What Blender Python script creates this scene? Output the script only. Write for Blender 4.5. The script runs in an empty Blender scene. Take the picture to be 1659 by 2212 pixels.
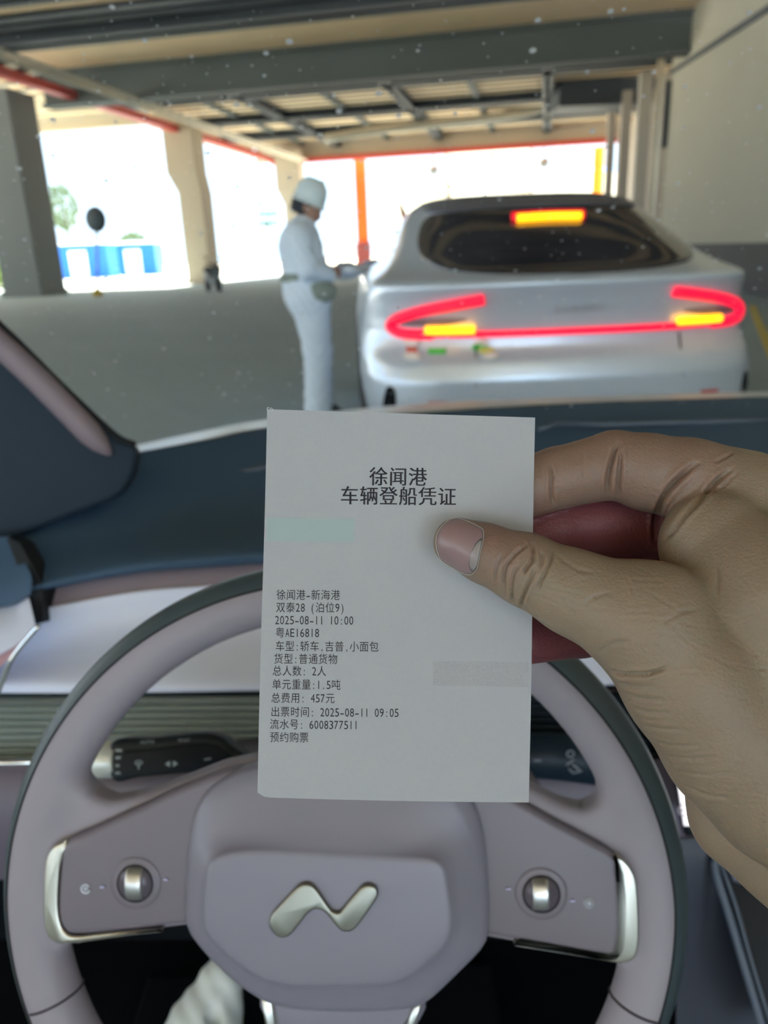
import bpy, math, random
import numpy as np
from math import sin, cos, radians, pi, sqrt, tan, atan2
from mathutils import Vector
random.seed(7); np.random.seed(7)
SC = bpy.context.scene; COL = SC.collection
# ---------------------------------------------------------------- camera, sky, sun, exposure
F = 1661.0; PITCH = radians(18.6); ROLL = radians(2.3); CAM = np.array([0, 0, 1.2])
AX_F = np.array([0, cos(PITCH), -sin(PITCH)]); _R = np.array([1.0, 0, 0]); _U = np.array([0, sin(PITCH), cos(PITCH)])
AX_U = cos(ROLL) * _U + sin(ROLL) * _R; AX_R = cos(ROLL) * _R - sin(ROLL) * _U
cd = bpy.data.cameras.new('camera'); cam = bpy.data.objects.new('camera', cd); COL.objects.link(cam)
cd.sensor_fit = 'VERTICAL'; cd.sensor_height = 36; cd.lens = F / 2212 * 36; cd.clip_start = 0.02; cd.clip_end = 900
from mathutils import Matrix
M_ = Matrix.Identity(4)
for i in range(3):
    M_[i][0] = AX_R[i]; M_[i][1] = AX_U[i]; M_[i][2] = -AX_F[i]; M_[i][3] = CAM[i]
cam.matrix_world = M_
cd.dof.use_dof = True; cd.dof.focus_distance = 0.221; cd.dof.aperture_fstop = 14.0
SC.camera = cam
SC.view_settings.view_transform = 'Standard'; SC.view_settings.look = 'None'
SC.view_settings.exposure = 0.0; SC.view_settings.gamma = 1.0
w = bpy.data.worlds.new('sky'); SC.world = w; w.use_nodes = True
bg = w.node_tree.nodes['Background']; bg.inputs[0].default_value = (0.66, 0.83, 1.0, 1)
_n = w.node_tree.nodes; _l = w.node_tree.links                      # white overcast sky, brightest to the right and behind
_tc = _n.new('ShaderNodeTexCoord'); _dp = _n.new('ShaderNodeVectorMath'); _dp.operation = 'DOT_PRODUCT'; _dp.inputs[1].default_value = (0.86, -0.45, 0.25)
_l.new(_tc.outputs['Generated'], _dp.inputs[0]); _mr = _n.new('ShaderNodeMapRange'); _mr.interpolation_type = 'SMOOTHSTEP'
_mr.inputs['From Min'].default_value = 0.0; _mr.inputs['From Max'].default_value = 1.0; _mr.inputs['To Min'].default_value = 2.7; _mr.inputs['To Max'].default_value = 8.0
_l.new(_dp.outputs['Value'], _mr.inputs[0]); _l.new(_mr.outputs[0], bg.inputs[1])
sl = bpy.data.lights.new('sun', 'SUN'); so = bpy.data.objects.new('sun', sl); COL.objects.link(so)
sl.energy = 34.0; sl.color = (1.0, 0.88, 0.70); sl.angle = radians(0.6)
SUNDIR = Vector((0.22, -0.62, -0.95)).normalized()
so.rotation_euler = SUNDIR.to_track_quat('-Z', 'Y').to_euler()

# ---------------------------------------------------------------- helpers
def ray(x, y): return AX_F + AX_R * ((x - 829.5) / F) - AX_U * ((y - 1106) / F)
def dep(x, y, d): return CAM + ray(x, y) * d
def atz(x, y, z): r = ray(x, y); return CAM + r * ((z - CAM[2]) / r[2])
def aty(x, y, Y): r = ray(x, y); return CAM + r * (Y / r[1])
def proj(P):
    v = np.asarray(P, float) - CAM; w_ = v @ AX_F
    return np.stack([829.5 + F * (v @ AX_R) / w_, 1106 - F * (v @ AX_U) / w_, w_], -1)
def nrm(v): v = np.asarray(v, float); return v / np.linalg.norm(v)
def srgb(r, g, b):
    f = lambda c: (c / 255 / 12.92) if c / 255 <= .04045 else ((c / 255 + .055) / 1.055) ** 2.4
    return (f(r), f(g), f(b), 1)

MATS = {}
def mat(name, col, rough=.6, metal=0., var=.06, scale=30., bump=0., bscale=400., sss=0., spec=None, coat=0., emit=None, es=0., trans=0.):
    if name in MATS: return MATS[name]
    m = bpy.data.materials.new(name); m.use_nodes = True; nt = m.node_tree; p = nt.nodes['Principled BSDF']
    tc = nt.nodes.new('ShaderNodeTexCoord')
    n = nt.nodes.new('ShaderNodeTexNoise'); n.inputs['Scale'].default_value = scale; n.inputs['Detail'].default_value = 4
    nt.links.new(tc.outputs['Object'], n.inputs['Vector'])
    mx = nt.nodes.new('ShaderNodeMix'); mx.data_type = 'RGBA'
    c = np.array(col[:3])
    mx.inputs[6].default_value = (*np.clip(c * (1 - var), 0, 1), 1); mx.inputs[7].default_value = (*np.clip(c * (1 + var), 0, 1), 1)
    nt.links.new(n.outputs[0], mx.inputs[0]); nt.links.new(mx.outputs[2], p.inputs['Base Color'])
    p.inputs['Roughness'].default_value = rough; p.inputs['Metallic'].default_value = metal
    if spec is not None: p.inputs['Specular IOR Level'].default_value = spec
    if coat: p.inputs['Coat Weight'].default_value = coat; p.inputs['Coat Roughness'].default_value = .08
    if sss:
        p.inputs['Subsurface Weight'].default_value = sss; p.inputs['Subsurface Radius'].default_value = (1, .3, .15)
        p.inputs['Subsurface Scale'].default_value = .008
    if emit: p.inputs['Emission Color'].default_value = (*emit[:3], 1); p.inputs['Emission Strength'].default_value = es
    if trans: p.inputs['Transmission Weight'].default_value = trans
    if bump:
        nb = nt.nodes.new('ShaderNodeTexNoise'); nb.inputs['Scale'].default_value = bscale; nb.inputs['Detail'].default_value = 3
        nt.links.new(tc.outputs['Object'], nb.inputs['Vector'])
        b = nt.nodes.new('ShaderNodeBump'); b.inputs['Strength'].default_value = bump; b.inputs['Distance'].default_value = .001
        nt.links.new(nb.outputs[0], b.inputs['Height']); nt.links.new(b.outputs[0], p.inputs['Normal'])
    MATS[name] = m; return m

def tag(o, label=None, cat=None, group=None, kind=None):
    if label: o['label'] = label
    if cat: o['category'] = cat
    if group: o['group'] = group
    if kind: o['kind'] = kind
    return o
def thing(name, loc, label=None, cat=None, group=None, kind=None):
    o = bpy.data.objects.new(name, None); o.empty_display_size = .1; COL.objects.link(o); o.location = Vector([float(a) for a in loc])
    return tag(o, label, cat, group, kind)
def wloc(o):
    v = Vector((0, 0, 0))
    while o is not None: v = v + o.location; o = o.parent
    return v
def mk(name, vs, fs, m, parent=None, smooth=True, bevel=0., bseg=3, sub=0, solid=0., angle=None):
    me = bpy.data.meshes.new(name); L = wloc(parent) if parent is not None else Vector((0, 0, 0))
    V = np.asarray(vs, float)
    if parent is None:
        c = np.array([(V[:, 0].min() + V[:, 0].max()) / 2, (V[:, 1].min() + V[:, 1].max()) / 2, V[:, 2].min()]); 
    else: c = np.array(L)
    V = V - c
    me.from_pydata(V.tolist(), [], [tuple(int(i) for i in f) for f in fs]); me.update()
    o = bpy.data.objects.new(name, me); COL.objects.link(o)
    if parent is None: o.location = Vector(c.tolist())
    else: o.parent = parent
    if m is not None: me.materials.append(m)
    import bmesh
    bm = bmesh.new(); bm.from_mesh(me); bmesh.ops.recalc_face_normals(bm, faces=bm.faces); bm.to_mesh(me); bm.free()
    if smooth:
        me.polygons.foreach_set('use_smooth', [True] * len(me.polygons))
        if angle is not None: me.set_sharp_from_angle(angle=radians(angle))
    if solid:
        s = o.modifiers.new('solid', 'SOLIDIFY'); s.thickness = solid; s.offset = 0
    if bevel:
        b = o.modifiers.new('bevel', 'BEVEL'); b.width = bevel; b.segments = bseg; b.limit_method = 'ANGLE'; b.angle_limit = radians(40)
    if sub:
        s = o.modifiers.new('sub', 'SUBSURF'); s.levels = sub; s.render_levels = sub
    return o
class MB:
    def __init__(s): s.v = []; s.f = []
    def add(s, vs, fs):
        n = len(s.v); s.v += [tuple(map(float, p)) for p in vs]; s.f += [tuple(int(i) + n for i in f) for f in fs]; return s
    def box(s, c, size, ax=None):
        c = np.asarray(c, float); h = np.asarray(size) / 2; ax = np.eye(3) if ax is None else np.asarray(ax)
        vs = [c + ax[0] * h[0] * i + ax[1] * h[1] * j + ax[2] * h[2] * k for i in (-1, 1) for j in (-1, 1) for k in (-1, 1)]
        return s.add(vs, [(0, 1, 3, 2), (4, 6, 7, 5), (0, 4, 5, 1), (2, 3, 7, 6), (0, 2, 6, 4), (1, 5, 7, 3)])
    def bar(s, a, b, wd, ht, up=(0, 0, 1)):
        a = np.asarray(a, float); b = np.asarray(b, float); d = nrm(b - a); sd = nrm(np.cross(d, up)); u = np.cross(sd, d)
        return s.box((a + b) / 2, (np.linalg.norm(b - a), wd, ht), [d, sd, u])
    def tube(s, pts, r, n=12, cap=True, closed=False, sec=None):
        pts = np.asarray(pts, float); m = len(pts); r = np.broadcast_to(np.asarray(r, float), (m,))
        up = None; rings = []
        for i in range(m):
            a = pts[(i - 1) % m] if (i > 0 or closed) else pts[i]; b = pts[(i + 1) % m] if (i < m - 1 or closed) else pts[i]
            d = nrm(b - a)
            if up is None:
                up = nrm(np.cross(d, [0.3, 0.2, 1.0]) if abs(d[2]) < .95 else np.cross(d, [1, 0, 0]))
            up = nrm(up - d * (up @ d)); q = np.cross(d, up)
            rings.append([pts[i] + r[i] * (cos(t) * up + sin(t) * q) for t in np.linspace(0, 2 * pi, n, endpoint=False)])
        return s.loft(rings, cap=cap and not closed, loop=closed)
    def loft(s, rings, cap=True, loop=False, open_ring=False):
        n = len(rings[0]); vs = [p for r_ in rings for p in r_]; fs = []; m = len(rings)
        for i in range(m if loop else m - 1):
            for j in range(n - 1 if open_ring else n):
                a = i * n + j; b = i * n + (j + 1) % n; c = ((i + 1) % m) * n + (j + 1) % n; d = ((i + 1) % m) * n + j
                fs.append((a, b, c, d))
        if cap and not open_ring: fs += [tuple(range(n))[::-1], tuple(range((m - 1) * n, m * n))]
        return s.add(vs, fs)
    def lathe(s, c, ax, prof, n=32):
        ax = nrm(ax); u = nrm(np.cross(ax, [0.1, 0.9, 0.2])); v = np.cross(ax, u); c = np.asarray(c, float)
        return s.loft([[c + ax * h + r * (cos(t) * u + sin(t) * v) for t in np.linspace(0, 2 * pi, n, endpoint=False)] for r, h in prof])
    def go(s, name, m, parent=None, **k): return mk(name, s.v, s.f, m, parent, **k)

def smooth_closed(P, n=6):
    P = np.asarray(P, float); N = len(P); out = []
    for i in range(N):
        p0, p1, p2, p3 = P[i - 1], P[i], P[(i + 1) % N], P[(i + 2) % N]
        for t in np.linspace(0, 1, n, endpoint=False):
            out.append(.5 * ((2 * p1) + (-p0 + p2) * t + (2 * p0 - 5 * p1 + 4 * p2 - p3) * t * t + (-p0 + 3 * p1 - 3 * p2 + p3) * t ** 3))
    return np.array(out)
def smooth_open(P, n=6):
    P = np.asarray(P, float); Q = np.vstack([2 * P[0] - P[1], P, 2 * P[-1] - P[-2]]); out = []
    for i in range(1, len(Q) - 2):
        p0, p1, p2, p3 = Q[i - 1], Q[i], Q[i + 1], Q[i + 2]
        for t in np.linspace(0, 1, n, endpoint=False):
            out.append(.5 * ((2 * p1) + (-p0 + p2) * t + (2 * p0 - 5 * p1 + 4 * p2 - p3) * t * t + (-p0 + 3 * p1 - 3 * p2 + p3) * t ** 3))
    out.append(Q[-2]); return np.array(out)
class Frame:
    def __init__(s, o, e1, n): s.o = np.asarray(o, float); s.n = nrm(n); e1 = np.asarray(e1, float); s.e1 = nrm(e1 - s.n * (e1 @ s.n)); s.e2 = np.cross(s.n, s.e1)
    def px(s, x, y, h=0.):
        d = ray(x, y); t = ((s.o + s.n * h - CAM) @ s.n) / (d @ s.n); w_ = CAM + d * t - s.o; return np.array([w_ @ s.e1, w_ @ s.e2])
    def pxs(s, P, h=0.): return np.array([s.px(x, y, h) for x, y in P])
    def w(s, u, v, h=0.): return s.o + s.e1 * u + s.e2 * v + s.n * h
    def ws(s, Q, h=0.): return [s.w(u, v, h) for u, v in Q]
def prism(mb, fr, Q, h0, h1, rnd=0., rs=3):
    """extruded outline with a rounded front edge"""
    Q = np.asarray(Q, float); 
    a = 0.5 * np.sum(Q[:, 0] * np.roll(Q[:, 1], -1) - Q[:, 1] * np.roll(Q[:, 0], -1))
    if a < 0: Q = Q[::-1]
    rings = [fr.ws(Q, h0)]
    if rnd:
        T = np.roll(Q, -1, 0) - np.roll(Q, 1, 0); T /= (np.linalg.norm(T, axis=1, keepdims=True) + 1e-12); Nn = np.stack([T[:, 1], -T[:, 0]], 1)
        for k in range(rs + 1):
            t = k / rs * pi / 2; rings.append(fr.ws(Q - Nn * rnd * (1 - cos(t)), h1 - rnd + rnd * sin(t)))
    else: rings.append(fr.ws(Q, h1))
    return mb.loft(rings)
# text glyphs as flat meshes
_gl = {}
def glyph(ch, bold=0.):
    k = (ch, bold)
    if k not in _gl:
        c = bpy.data.curves.new('t', 'FONT'); c.body = ch; c.size = 1; c.offset = bold; c.resolution_u = 3
        o = bpy.data.objects.new('t', c); COL.objects.link(o)
        bpy.context.view_layer.update()
        me = bpy.data.meshes.new_from_object(o.evaluated_get(bpy.context.evaluated_depsgraph_get()))
        V = np.array([v.co[:2] for v in me.vertices]) if len(me.vertices) else np.zeros((0, 2)); Fc = [tuple(p.vertices) for p in me.polygons]
        bpy.data.objects.remove(o); bpy.data.curves.remove(c); bpy.data.meshes.remove(me); _gl[k] = (V, Fc)
    return _gl[k]
def write(mb, place, s, x, y, half, ht, full=None, bold=0., asc=.74):
    """lay out s in cells from (x,y) (cell bottom left); place(u,v) maps to the surface. fullwidth cell = 2*half."""
    for ch in s:
        cjk = ord(ch) > 0x2000; cw = 2 * half if cjk else half
        if ch != ' ':
            V, Fc = glyph(ch, bold)
            if len(V):
                if cjk:
                    vs = [place(x + cw * (a[0] * .97 + .015), y + ht * ((a[1] + .12) * .97)) for a in V]
                else:
                    x0, x1 = V[:, 0].min(), V[:, 0].max(); gw = x1 - x0
                    tw = cw * .8 if gw > .3 else cw * .8 * gw / .45
                    if ch in '.:,': tw = cw * .2
                    if ch in '-': tw = cw * .7
                    vs = [place(x + cw / 2 + ((a[0] - (x0 + x1) / 2) / gw) * tw, y + ht * (.1 + a[1] / .70 * asc)) for a in V]
                mb.add(vs, Fc)
        x += cw
    return x

# signed distance modelling ------------------------------------------------
def smin(a, b, k):
    if k <= 0: return np.minimum(a, b)
    h = np.clip(.5 + .5 * (b - a) / k, 0, 1); return b + (a - b) * h - k * h * (1 - h)
def sd_cone(P, a, b, ra, rb):
    a = np.asarray(a, float); b = np.asarray(b, float); ba = b - a; l2 = ba @ ba
    t = np.clip(((P - a) @ ba) / max(l2, 1e-12), 0, 1)
    return np.linalg.norm(P - a - t[..., None] * ba, axis=-1) - (ra + (rb - ra) * t)
def sd_ell(P, c, r, ax=None):
    q = P - np.asarray(c, float)
    if ax is not None: q = q @ np.asarray(ax).T
    r = np.asarray(r, float); k0 = np.linalg.norm(q / r, axis=-1); k1 = np.linalg.norm(q / (r * r), axis=-1) + 1e-9
    return k0 * (k0 - 1) / k1
def surface_net(fn, lo, hi, vox, blocks=False):
    lo = np.asarray(lo, float); hi = np.asarray(hi, float); n = np.ceil((hi - lo) / vox).astype(int) + 1
    ax = [lo[i] + vox * np.arange(n[i]) for i in range(3)]
    if blocks: n = ((n + 7) // 8) * 8
    if blocks:
        ax = [lo[i] + vox * np.arange(n[i]) for i in range(3)]
    D = np.empty(n, np.float32)
    if blocks:                      # only sample finely where the surface can be
        nb = n // 8; cen = np.stack(np.meshgrid(*[lo[i] + vox * (np.arange(nb[i]) * 8 + 3.5) for i in range(3)], indexing='ij'), -1); dc = fn(cen)
        near = np.argwhere(np.abs(dc) < vox * 8 * 1.1); D[:] = np.repeat(np.repeat(np.repeat(dc, 8, 0), 8, 1), 8, 2)
        o8 = np.stack(np.meshgrid(*[np.arange(8)] * 3, indexing='ij'), -1)
        for k in range(0, len(near), 400):
            b = near[k:k + 400]; ii = b[:, None, None, None, :] * 8 + o8; val = fn(lo + vox * ii); D[ii[..., 0], ii[..., 1], ii[..., 2]] = val
    for i in [] if blocks else range(0, n[0], 8):
        g = np.stack(np.meshgrid(ax[0][i:i + 8], ax[1], ax[2], indexing='ij'), -1); D[i:i + 8] = fn(g)
    D[0] = D[-1] = vox; D[:, 0] = D[:, -1] = vox; D[:, :, 0] = D[:, :, -1] = vox
    S = D < 0; off = [(i, j, k) for i in (0, 1) for j in (0, 1) for k in (0, 1)]
    sl = lambda A, o: A[o[0]:A.shape[0] - 1 + o[0], o[1]:A.shape[1] - 1 + o[1], o[2]:A.shape[2] - 1 + o[2]]
    cnt = sum(sl(S, o).astype(np.int8) for o in off); act = (cnt > 0) & (cnt < 8)
    idx = -np.ones(act.shape, np.int64); I = np.argwhere(act); idx[act] = np.arange(len(I))
    acc = np.zeros((len(I), 3)); num = np.zeros(len(I))
    C8 = {o: D[I[:, 0] + o[0], I[:, 1] + o[1], I[:, 2] + o[2]] for o in off}
    for o in off:
        for a in range(3):
            if o[a] == 0:
                p = list(o); p[a] = 1; p = tuple(p); d0, d1 = C8[o], C8[p]; m = (d0 < 0) != (d1 < 0)
                t = np.where(m, d0 / np.where(m, d0 - d1, 1), 0); q = np.tile(np.array(o, float), (len(I), 1)); q[:, a] = t
                acc[m] += q[m]; num[m] += 1
    V = lo + vox * (I + acc / num[:, None]); Fs = []
    for a in range(3):
        b, c = (a + 1) % 3, (a + 2) % 3
        A0 = np.moveaxis(S, a, 0)[:-1]; A1 = np.moveaxis(S, a, 0)[1:]
        ch = np.argwhere(np.moveaxis(A0 != A1, 0, a)); 
        ch = ch[(ch[:, b] > 0) & (ch[:, c] > 0) & (ch[:, b] < idx.shape[b]) & (ch[:, c] < idx.shape[c])]
        ins = S[ch[:, 0], ch[:, 1], ch[:, 2]]
        q = []
        for db, dc in ((0, 0), (-1, 0), (-1, -1), (0, -1)):
            e = ch.copy(); e[:, b] += db; e[:, c] += dc; q.append(idx[e[:, 0], e[:, 1], e[:, 2]])
        q = np.stack(q, 1); q[~ins] = q[~ins][:, ::-1]; q = q[(q >= 0).all(1)]; Fs.append(q)
    return V, np.vstack(Fs)
def relax(V, Fq, it=2, lam=.5):
    E = np.vstack([Fq[:, [0, 1]], Fq[:, [1, 2]], Fq[:, [2, 3]], Fq[:, [3, 0]]])
    for _ in range(it):
        A = np.zeros_like(V); n = np.zeros(len(V)); np.add.at(A, E[:, 0], V[E[:, 1]]); np.add.at(A, E[:, 1], V[E[:, 0]]); np.add.at(n, E[:, 0], 1); np.add.at(n, E[:, 1], 1)
        V = V + lam * (A / np.maximum(n, 1)[:, None] - V)
    return V
def mk_fast(name, V, Fq, m, parent):
    me = bpy.data.meshes.new(name); V = V - np.array(wloc(parent)) if parent is not None else V
    me.vertices.add(len(V)); me.vertices.foreach_set('co', V.astype(np.float32).ravel())
    k = Fq.shape[1]
    me.loops.add(Fq.size); me.loops.foreach_set('vertex_index', Fq.astype(np.int32).ravel())
    me.polygons.add(len(Fq)); me.polygons.foreach_set('loop_start', np.arange(0, Fq.size, k, dtype=np.int32))
    me.update(calc_edges=True); me.validate(); me.polygons.foreach_set('use_smooth', [True] * len(me.polygons)); me.materials.append(m)
    o = bpy.data.objects.new(name, me); COL.objects.link(o)
    if parent is not None: o.parent = parent
    return o

#__MATERIALS__
def asphalt():
    m = mat('asphalt', (0.34, 0.43, 0.47), rough=.75, var=.14, scale=.35, bump=.4, bscale=60); return m
concrete_out = mat('sunlit_concrete', (.62, .58, .50), .9, var=.08, scale=.3)
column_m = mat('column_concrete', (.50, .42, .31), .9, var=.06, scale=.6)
wall_m = mat('wall_plaster', (.44, .41, .32), .9, var=.05, scale=.4)
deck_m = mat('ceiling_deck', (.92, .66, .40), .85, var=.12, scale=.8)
steel_m = mat('dark_steel', (.035, .044, .050), .7, var=.2, scale=.5)
steel2_m = mat('grey_green_steel', (.10, .115, .105), .7, var=.1, scale=.5)
redsteel_m = mat('red_painted_steel', (.55, .06, .04), .6, var=.1)
pipe_m = mat('pale_pipe', (.62, .55, .42), .6)
orange_m = mat('orange_paint', (.95, .20, .02), .6)
yel_m = mat('amber_paint', (.8, .27, .0), .6)
mauve = mat('mauve_leather', (.280, .248, .282), .52, var=.03, scale=80, bump=.15, bscale=1500)
mauve_hub = mat('mauve_soft_plastic', (.215, .20, .245), .36, var=.02, scale=40, bump=.1, bscale=2500)
mauve_pad = mat('mauve_pad_plastic', (.16, .135, .158), .42, var=.02)
lav = mat('lavender_trim', (.74, .78, .95), .38, var=.02, scale=5)
rimdark = mat('dark_green_leather', (.042, .062, .072), .36, var=.05, bump=.2, bscale=1500)
dashblue = mat('navy_dash', (.050, .092, .150), .6, spec=.22, var=.05, scale=12, bump=.12, bscale=1800)
darkgap = mat('black_gap', (.006, .007, .009), .8)
black = mat('gloss_black', (.006, .008, .012), .12)
matblack = mat('footwell_black', (.003, .004, .006), .9, spec=.1)
silver = mat('satin_silver', (.62, .61, .56), .28, 1.0, var=.03, scale=200)
chrome = mat('bright_chrome', (.85, .86, .86), .12, 1.0, var=.01)
champ = mat('champagne_metal', (.50, .47, .40), .30, 1.0, var=.04, scale=300)
ventm = mat('vent_grey', (.62, .72, .72), .35, .3, var=.05)
iconm = mat('icon_print', (.55, .57, .68), .6)

# ---------------------------------------------------------------- the terminal building
BA = radians(12); BC = np.array([-6.5, 59.0]); BU = np.array([cos(BA), -sin(BA)]); BV = np.array([sin(BA), cos(BA)])
def bp(u, v, z): p = BC + BU * u + BV * v; return np.array([p[0], p[1], z])
AXB = [np.array([*BU, 0]), np.array([*BV, 0]), np.array([0, 0, 1.])]
m = MB(); m.box(bp(10, -55, -.05), (60, 114, .1), AXB); fl = m.go('floor', asphalt(), smooth=False); tag(fl, kind='structure')
m = MB(); m.box((0, 150, -.2), (500, 420, .2)); g = m.go('ground', concrete_out, smooth=False); tag(g, kind='structure')
# far sunlit kerb line along the left side
ce = thing('ceiling', bp(10, -40, 8.2), kind='structure')
m = MB(); m.box(bp(13.6, -48, 8.75), (32, 97, .3), AXB)
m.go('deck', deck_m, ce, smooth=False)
def cbeam(u0, v0, u1, v1, z0, z1, wd, mm, nm='beam'):
    a = bp(u0, v0, (z0 + z1) / 2); b = bp(u1, v1, (z0 + z1) / 2); mb = MB()
    # I section: web and two flanges
    mb.bar(a, b, wd * .3, z1 - z0); a2, b2 = a.copy(), b.copy(); t = min(.12, (z1 - z0) * .2)
    a2[2] = b2[2] = z0 + t / 2; mb.bar(a2, b2, wd, t); a3, b3 = a.copy(), b.copy(); a3[2] = b3[2] = z1 - t / 2; mb.bar(a3, b3, wd, t)
    return mb.go(nm, mm, ce, smooth=False)
UL, UR = -1.5, 28.5
for v in np.arange(-62, -30, 2.05): cbeam(UL, v, UR, v, 8.46, 8.62, 1.12, steel_m, 'purlin')
for v in (-58, -46.5): cbeam(UL, v, UR, v, 7.9, 8.6, .9, steel_m)
cbeam(UL, -29.8, UR, -29.8, 8.2, 8.6, 1.1, steel_m)
cbeam(UL, -24.6, UR, -24.6, 7.3, 8.6, .8, steel2_m)
for v in (-18.5, -12.0, -5.8): cbeam(UL, v, UR, v, 8.2, 8.6, .8, steel_m)
for v in np.arange(-23.2, -1, 1.1): cbeam(UL, v, UR, v, 8.55, 8.61, .12, steel2_m, 'purlin')
for u in (4.5, 11.5, 18.5): cbeam(u, -24, u, 0, 8.2, 8.6, .5, steel_m)
for u in (2.0, 8, 15): cbeam(u, -24, u, 0, 8.45, 8.6, .3, steel2_m)
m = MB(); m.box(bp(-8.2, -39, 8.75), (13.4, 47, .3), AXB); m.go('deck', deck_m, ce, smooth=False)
for v in np.arange(-60, -16, 1.3): cbeam(-14.5, v, -1.5, v, 8.5, 8.62, .25, pipe_m, 'purlin')
cbeam(-14.5, -15.8, -1.5, -15.8, 7.9, 8.6, .5, pipe_m, 'edge_beam')
# edge beams
cbeam(UL, 0, UR, 0, 7.5, 8.6, .6, pipe_m, 'edge_beam'); cbeam(-1.7, -15, -1.7, 0, 7.9, 8.6, .4, pipe_m, 'edge_beam')
m = MB(); m.bar(bp(-.2, -60, 7.8), bp(-.2, -.5, 7.6), .4, .32); m.go('red_beam', redsteel_m, ce, smooth=False)
m = MB(); m.bar(bp(-.2, -.6, 7.45), bp(24, -.6, 7.45), .5, .32); m.go('red_beam', redsteel_m, ce, smooth=False)
# pipes under the ceiling
m = MB(); m.tube([bp(2.2, -40, 7.3), bp(2.2, -2, 7.3)], .09); m.go('pipe', pipe_m, ce)
m = MB(); m.tube([bp(2.7, -40, 7.3), bp(2.7, -2, 7.3)], .07); m.go('pipe', pipe_m, ce)
m = MB(); m.tube([aty(x, y, 48) for x, y in smooth_open([(700, 300), (830, 279), (1130, 243), (1200, 216), (1225, 222), (1250, 236), (1330, 222), (1350, 219), (1372, 240), (1395, 258), (1420, 262)], 5)], .24); m.go('drain_pipe', pipe_m, ce)
m = MB(); a_, b_ = aty(1205, 232, 41), aty(1440, 135, 41); m.box(((a_[0] + b_[0]) / 2, 42, (a_[2] + b_[2]) / 2), (b_[0] - a_[0], 2.5, b_[2] - a_[2])); m.go('duct', steel_m, ce, smooth=False)

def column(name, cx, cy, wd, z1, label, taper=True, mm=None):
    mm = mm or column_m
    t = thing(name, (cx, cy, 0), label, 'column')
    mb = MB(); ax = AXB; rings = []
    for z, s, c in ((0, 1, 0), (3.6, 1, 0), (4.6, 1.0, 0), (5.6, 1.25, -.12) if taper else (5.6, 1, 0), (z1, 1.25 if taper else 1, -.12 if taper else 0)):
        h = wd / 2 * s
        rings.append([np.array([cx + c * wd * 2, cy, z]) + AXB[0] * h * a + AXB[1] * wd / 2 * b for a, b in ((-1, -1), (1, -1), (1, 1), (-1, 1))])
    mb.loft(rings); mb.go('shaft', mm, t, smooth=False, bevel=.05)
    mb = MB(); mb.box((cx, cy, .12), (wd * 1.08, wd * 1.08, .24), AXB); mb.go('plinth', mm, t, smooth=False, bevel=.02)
column('concrete_column', -15.0, 35.5, 1.85, 8.0, 'wide grey concrete column nearest the left edge, behind the dark car pillar', taper=False, mm=mat('shaded_grey_concrete', (.17, .185, .18), .9, var=.06, scale=.6))  # shade on this column is put into its darker grey
column('concrete_column', -9.4, 44.5, 1.35, 8.0, 'beige concrete column with a shouldered top, behind the parked scooter')
column('concrete_column', -5.2, 57.5, 1.35, 8.0, 'far beige concrete column behind the head of the worker in white')
def acol(x, y0, Y, wd, mm, label, z1=8.0, name='steel_column'):
    p = aty(x, y0, Y); t = thing(name, (p[0], Y, 0), label, 'column')
    mb = MB(); mb.bar((p[0], Y, 0), (p[0], Y, z1), wd, wd * .25, up=(0, 1, 0)); mb.bar((p[0], Y - .2, 0), (p[0], Y - .2, z1), wd * .2, wd * .5, up=(0, 1, 0)); mb.go('shaft', mm, t, smooth=False)
    mb = MB(); mb.box((p[0], Y, 1.0), (wd * 1.25, wd * 1.2, 2.0)); mb.go('guard_sleeve', mat('rust_guard', (.32, .06, .05), .7), t, smooth=False, bevel=.03)
    return t
acol(782, 460, 60, .85, orange_m, 'bright orange steel column right of the worker in white')
acol(1293, 350, 62, .75, yel_m, 'amber yellow steel column seen above the right of the car roof')
for x, lab in ((965, 'thin grey post dividing the bright opening above the car, left one'), (1148, 'thin grey post dividing the bright opening above the car, right one')):
    p = aty(x, 350, 58); t = MB(); t.bar((p[0], 58, 0), (p[0], 58, 7.6), .22, .22, up=(0, 1, 0)); o = t.go('steel_post', pipe_m, smooth=False); tag(o, lab, 'post')
# right hand wall: long pale face and its end face
t = thing('wall_right', bp(23.3, -40, 0), kind='structure')
m = MB(); m.box(bp(25.3, -41, 4.3), (4, 41, 8.6), AXB); m.go('wall_face', wall_m, t, smooth=False)
m = MB(); m.box(bp(23.28, -41, .55), (.06, 41.1, 1.1), AXB); m.go('dark_dado', mat('dado_paint', (.06, .055, .05), .8), t, smooth=False)
m = MB(); m.bar(bp(23.25, -38, 5.7), bp(23.25, -20.5, 7.5), .06, .14); m.go('conduit', steel_m, t, smooth=False)
m = MB(); m.tube([bp(22.9, -20.3, 0), bp(22.9, -20.3, 8.2)], .13); m.go('downpipe', pipe_m, t)
m = MB(); m.box(bp(23.2, -20.6, 6.0), (.18, .3, 2.4), AXB); m.go('bracket', steel_m, t, smooth=False)
t = thing('wall_far_right', bp(22.5, -10, 0), kind='structure')
for u, v, wd in ((22.6, -18, .5), (22.2, -14, .45), (21.9, -9, .4)):
    m = MB(); m.box(bp(u, v, 4), (wd, .8, 8), AXB); m.go('pilaster', mat('pilaster_paint', (.46, .41, .35), .8), t, smooth=False)
m = MB(); m.box(bp(24, -10, 4), (1.2, 18, 8), AXB); m.go('wall_face', mat('far_wall_paint', (.40, .34, .27), .8), t, smooth=False)
m = MB(); m.box(bp(24.4, -1, 4), (3.0, .3, 8), AXB); m.go('end_panel', mat('end_panel_paint', (.42, .36, .30), .8), t, smooth=False)
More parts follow.
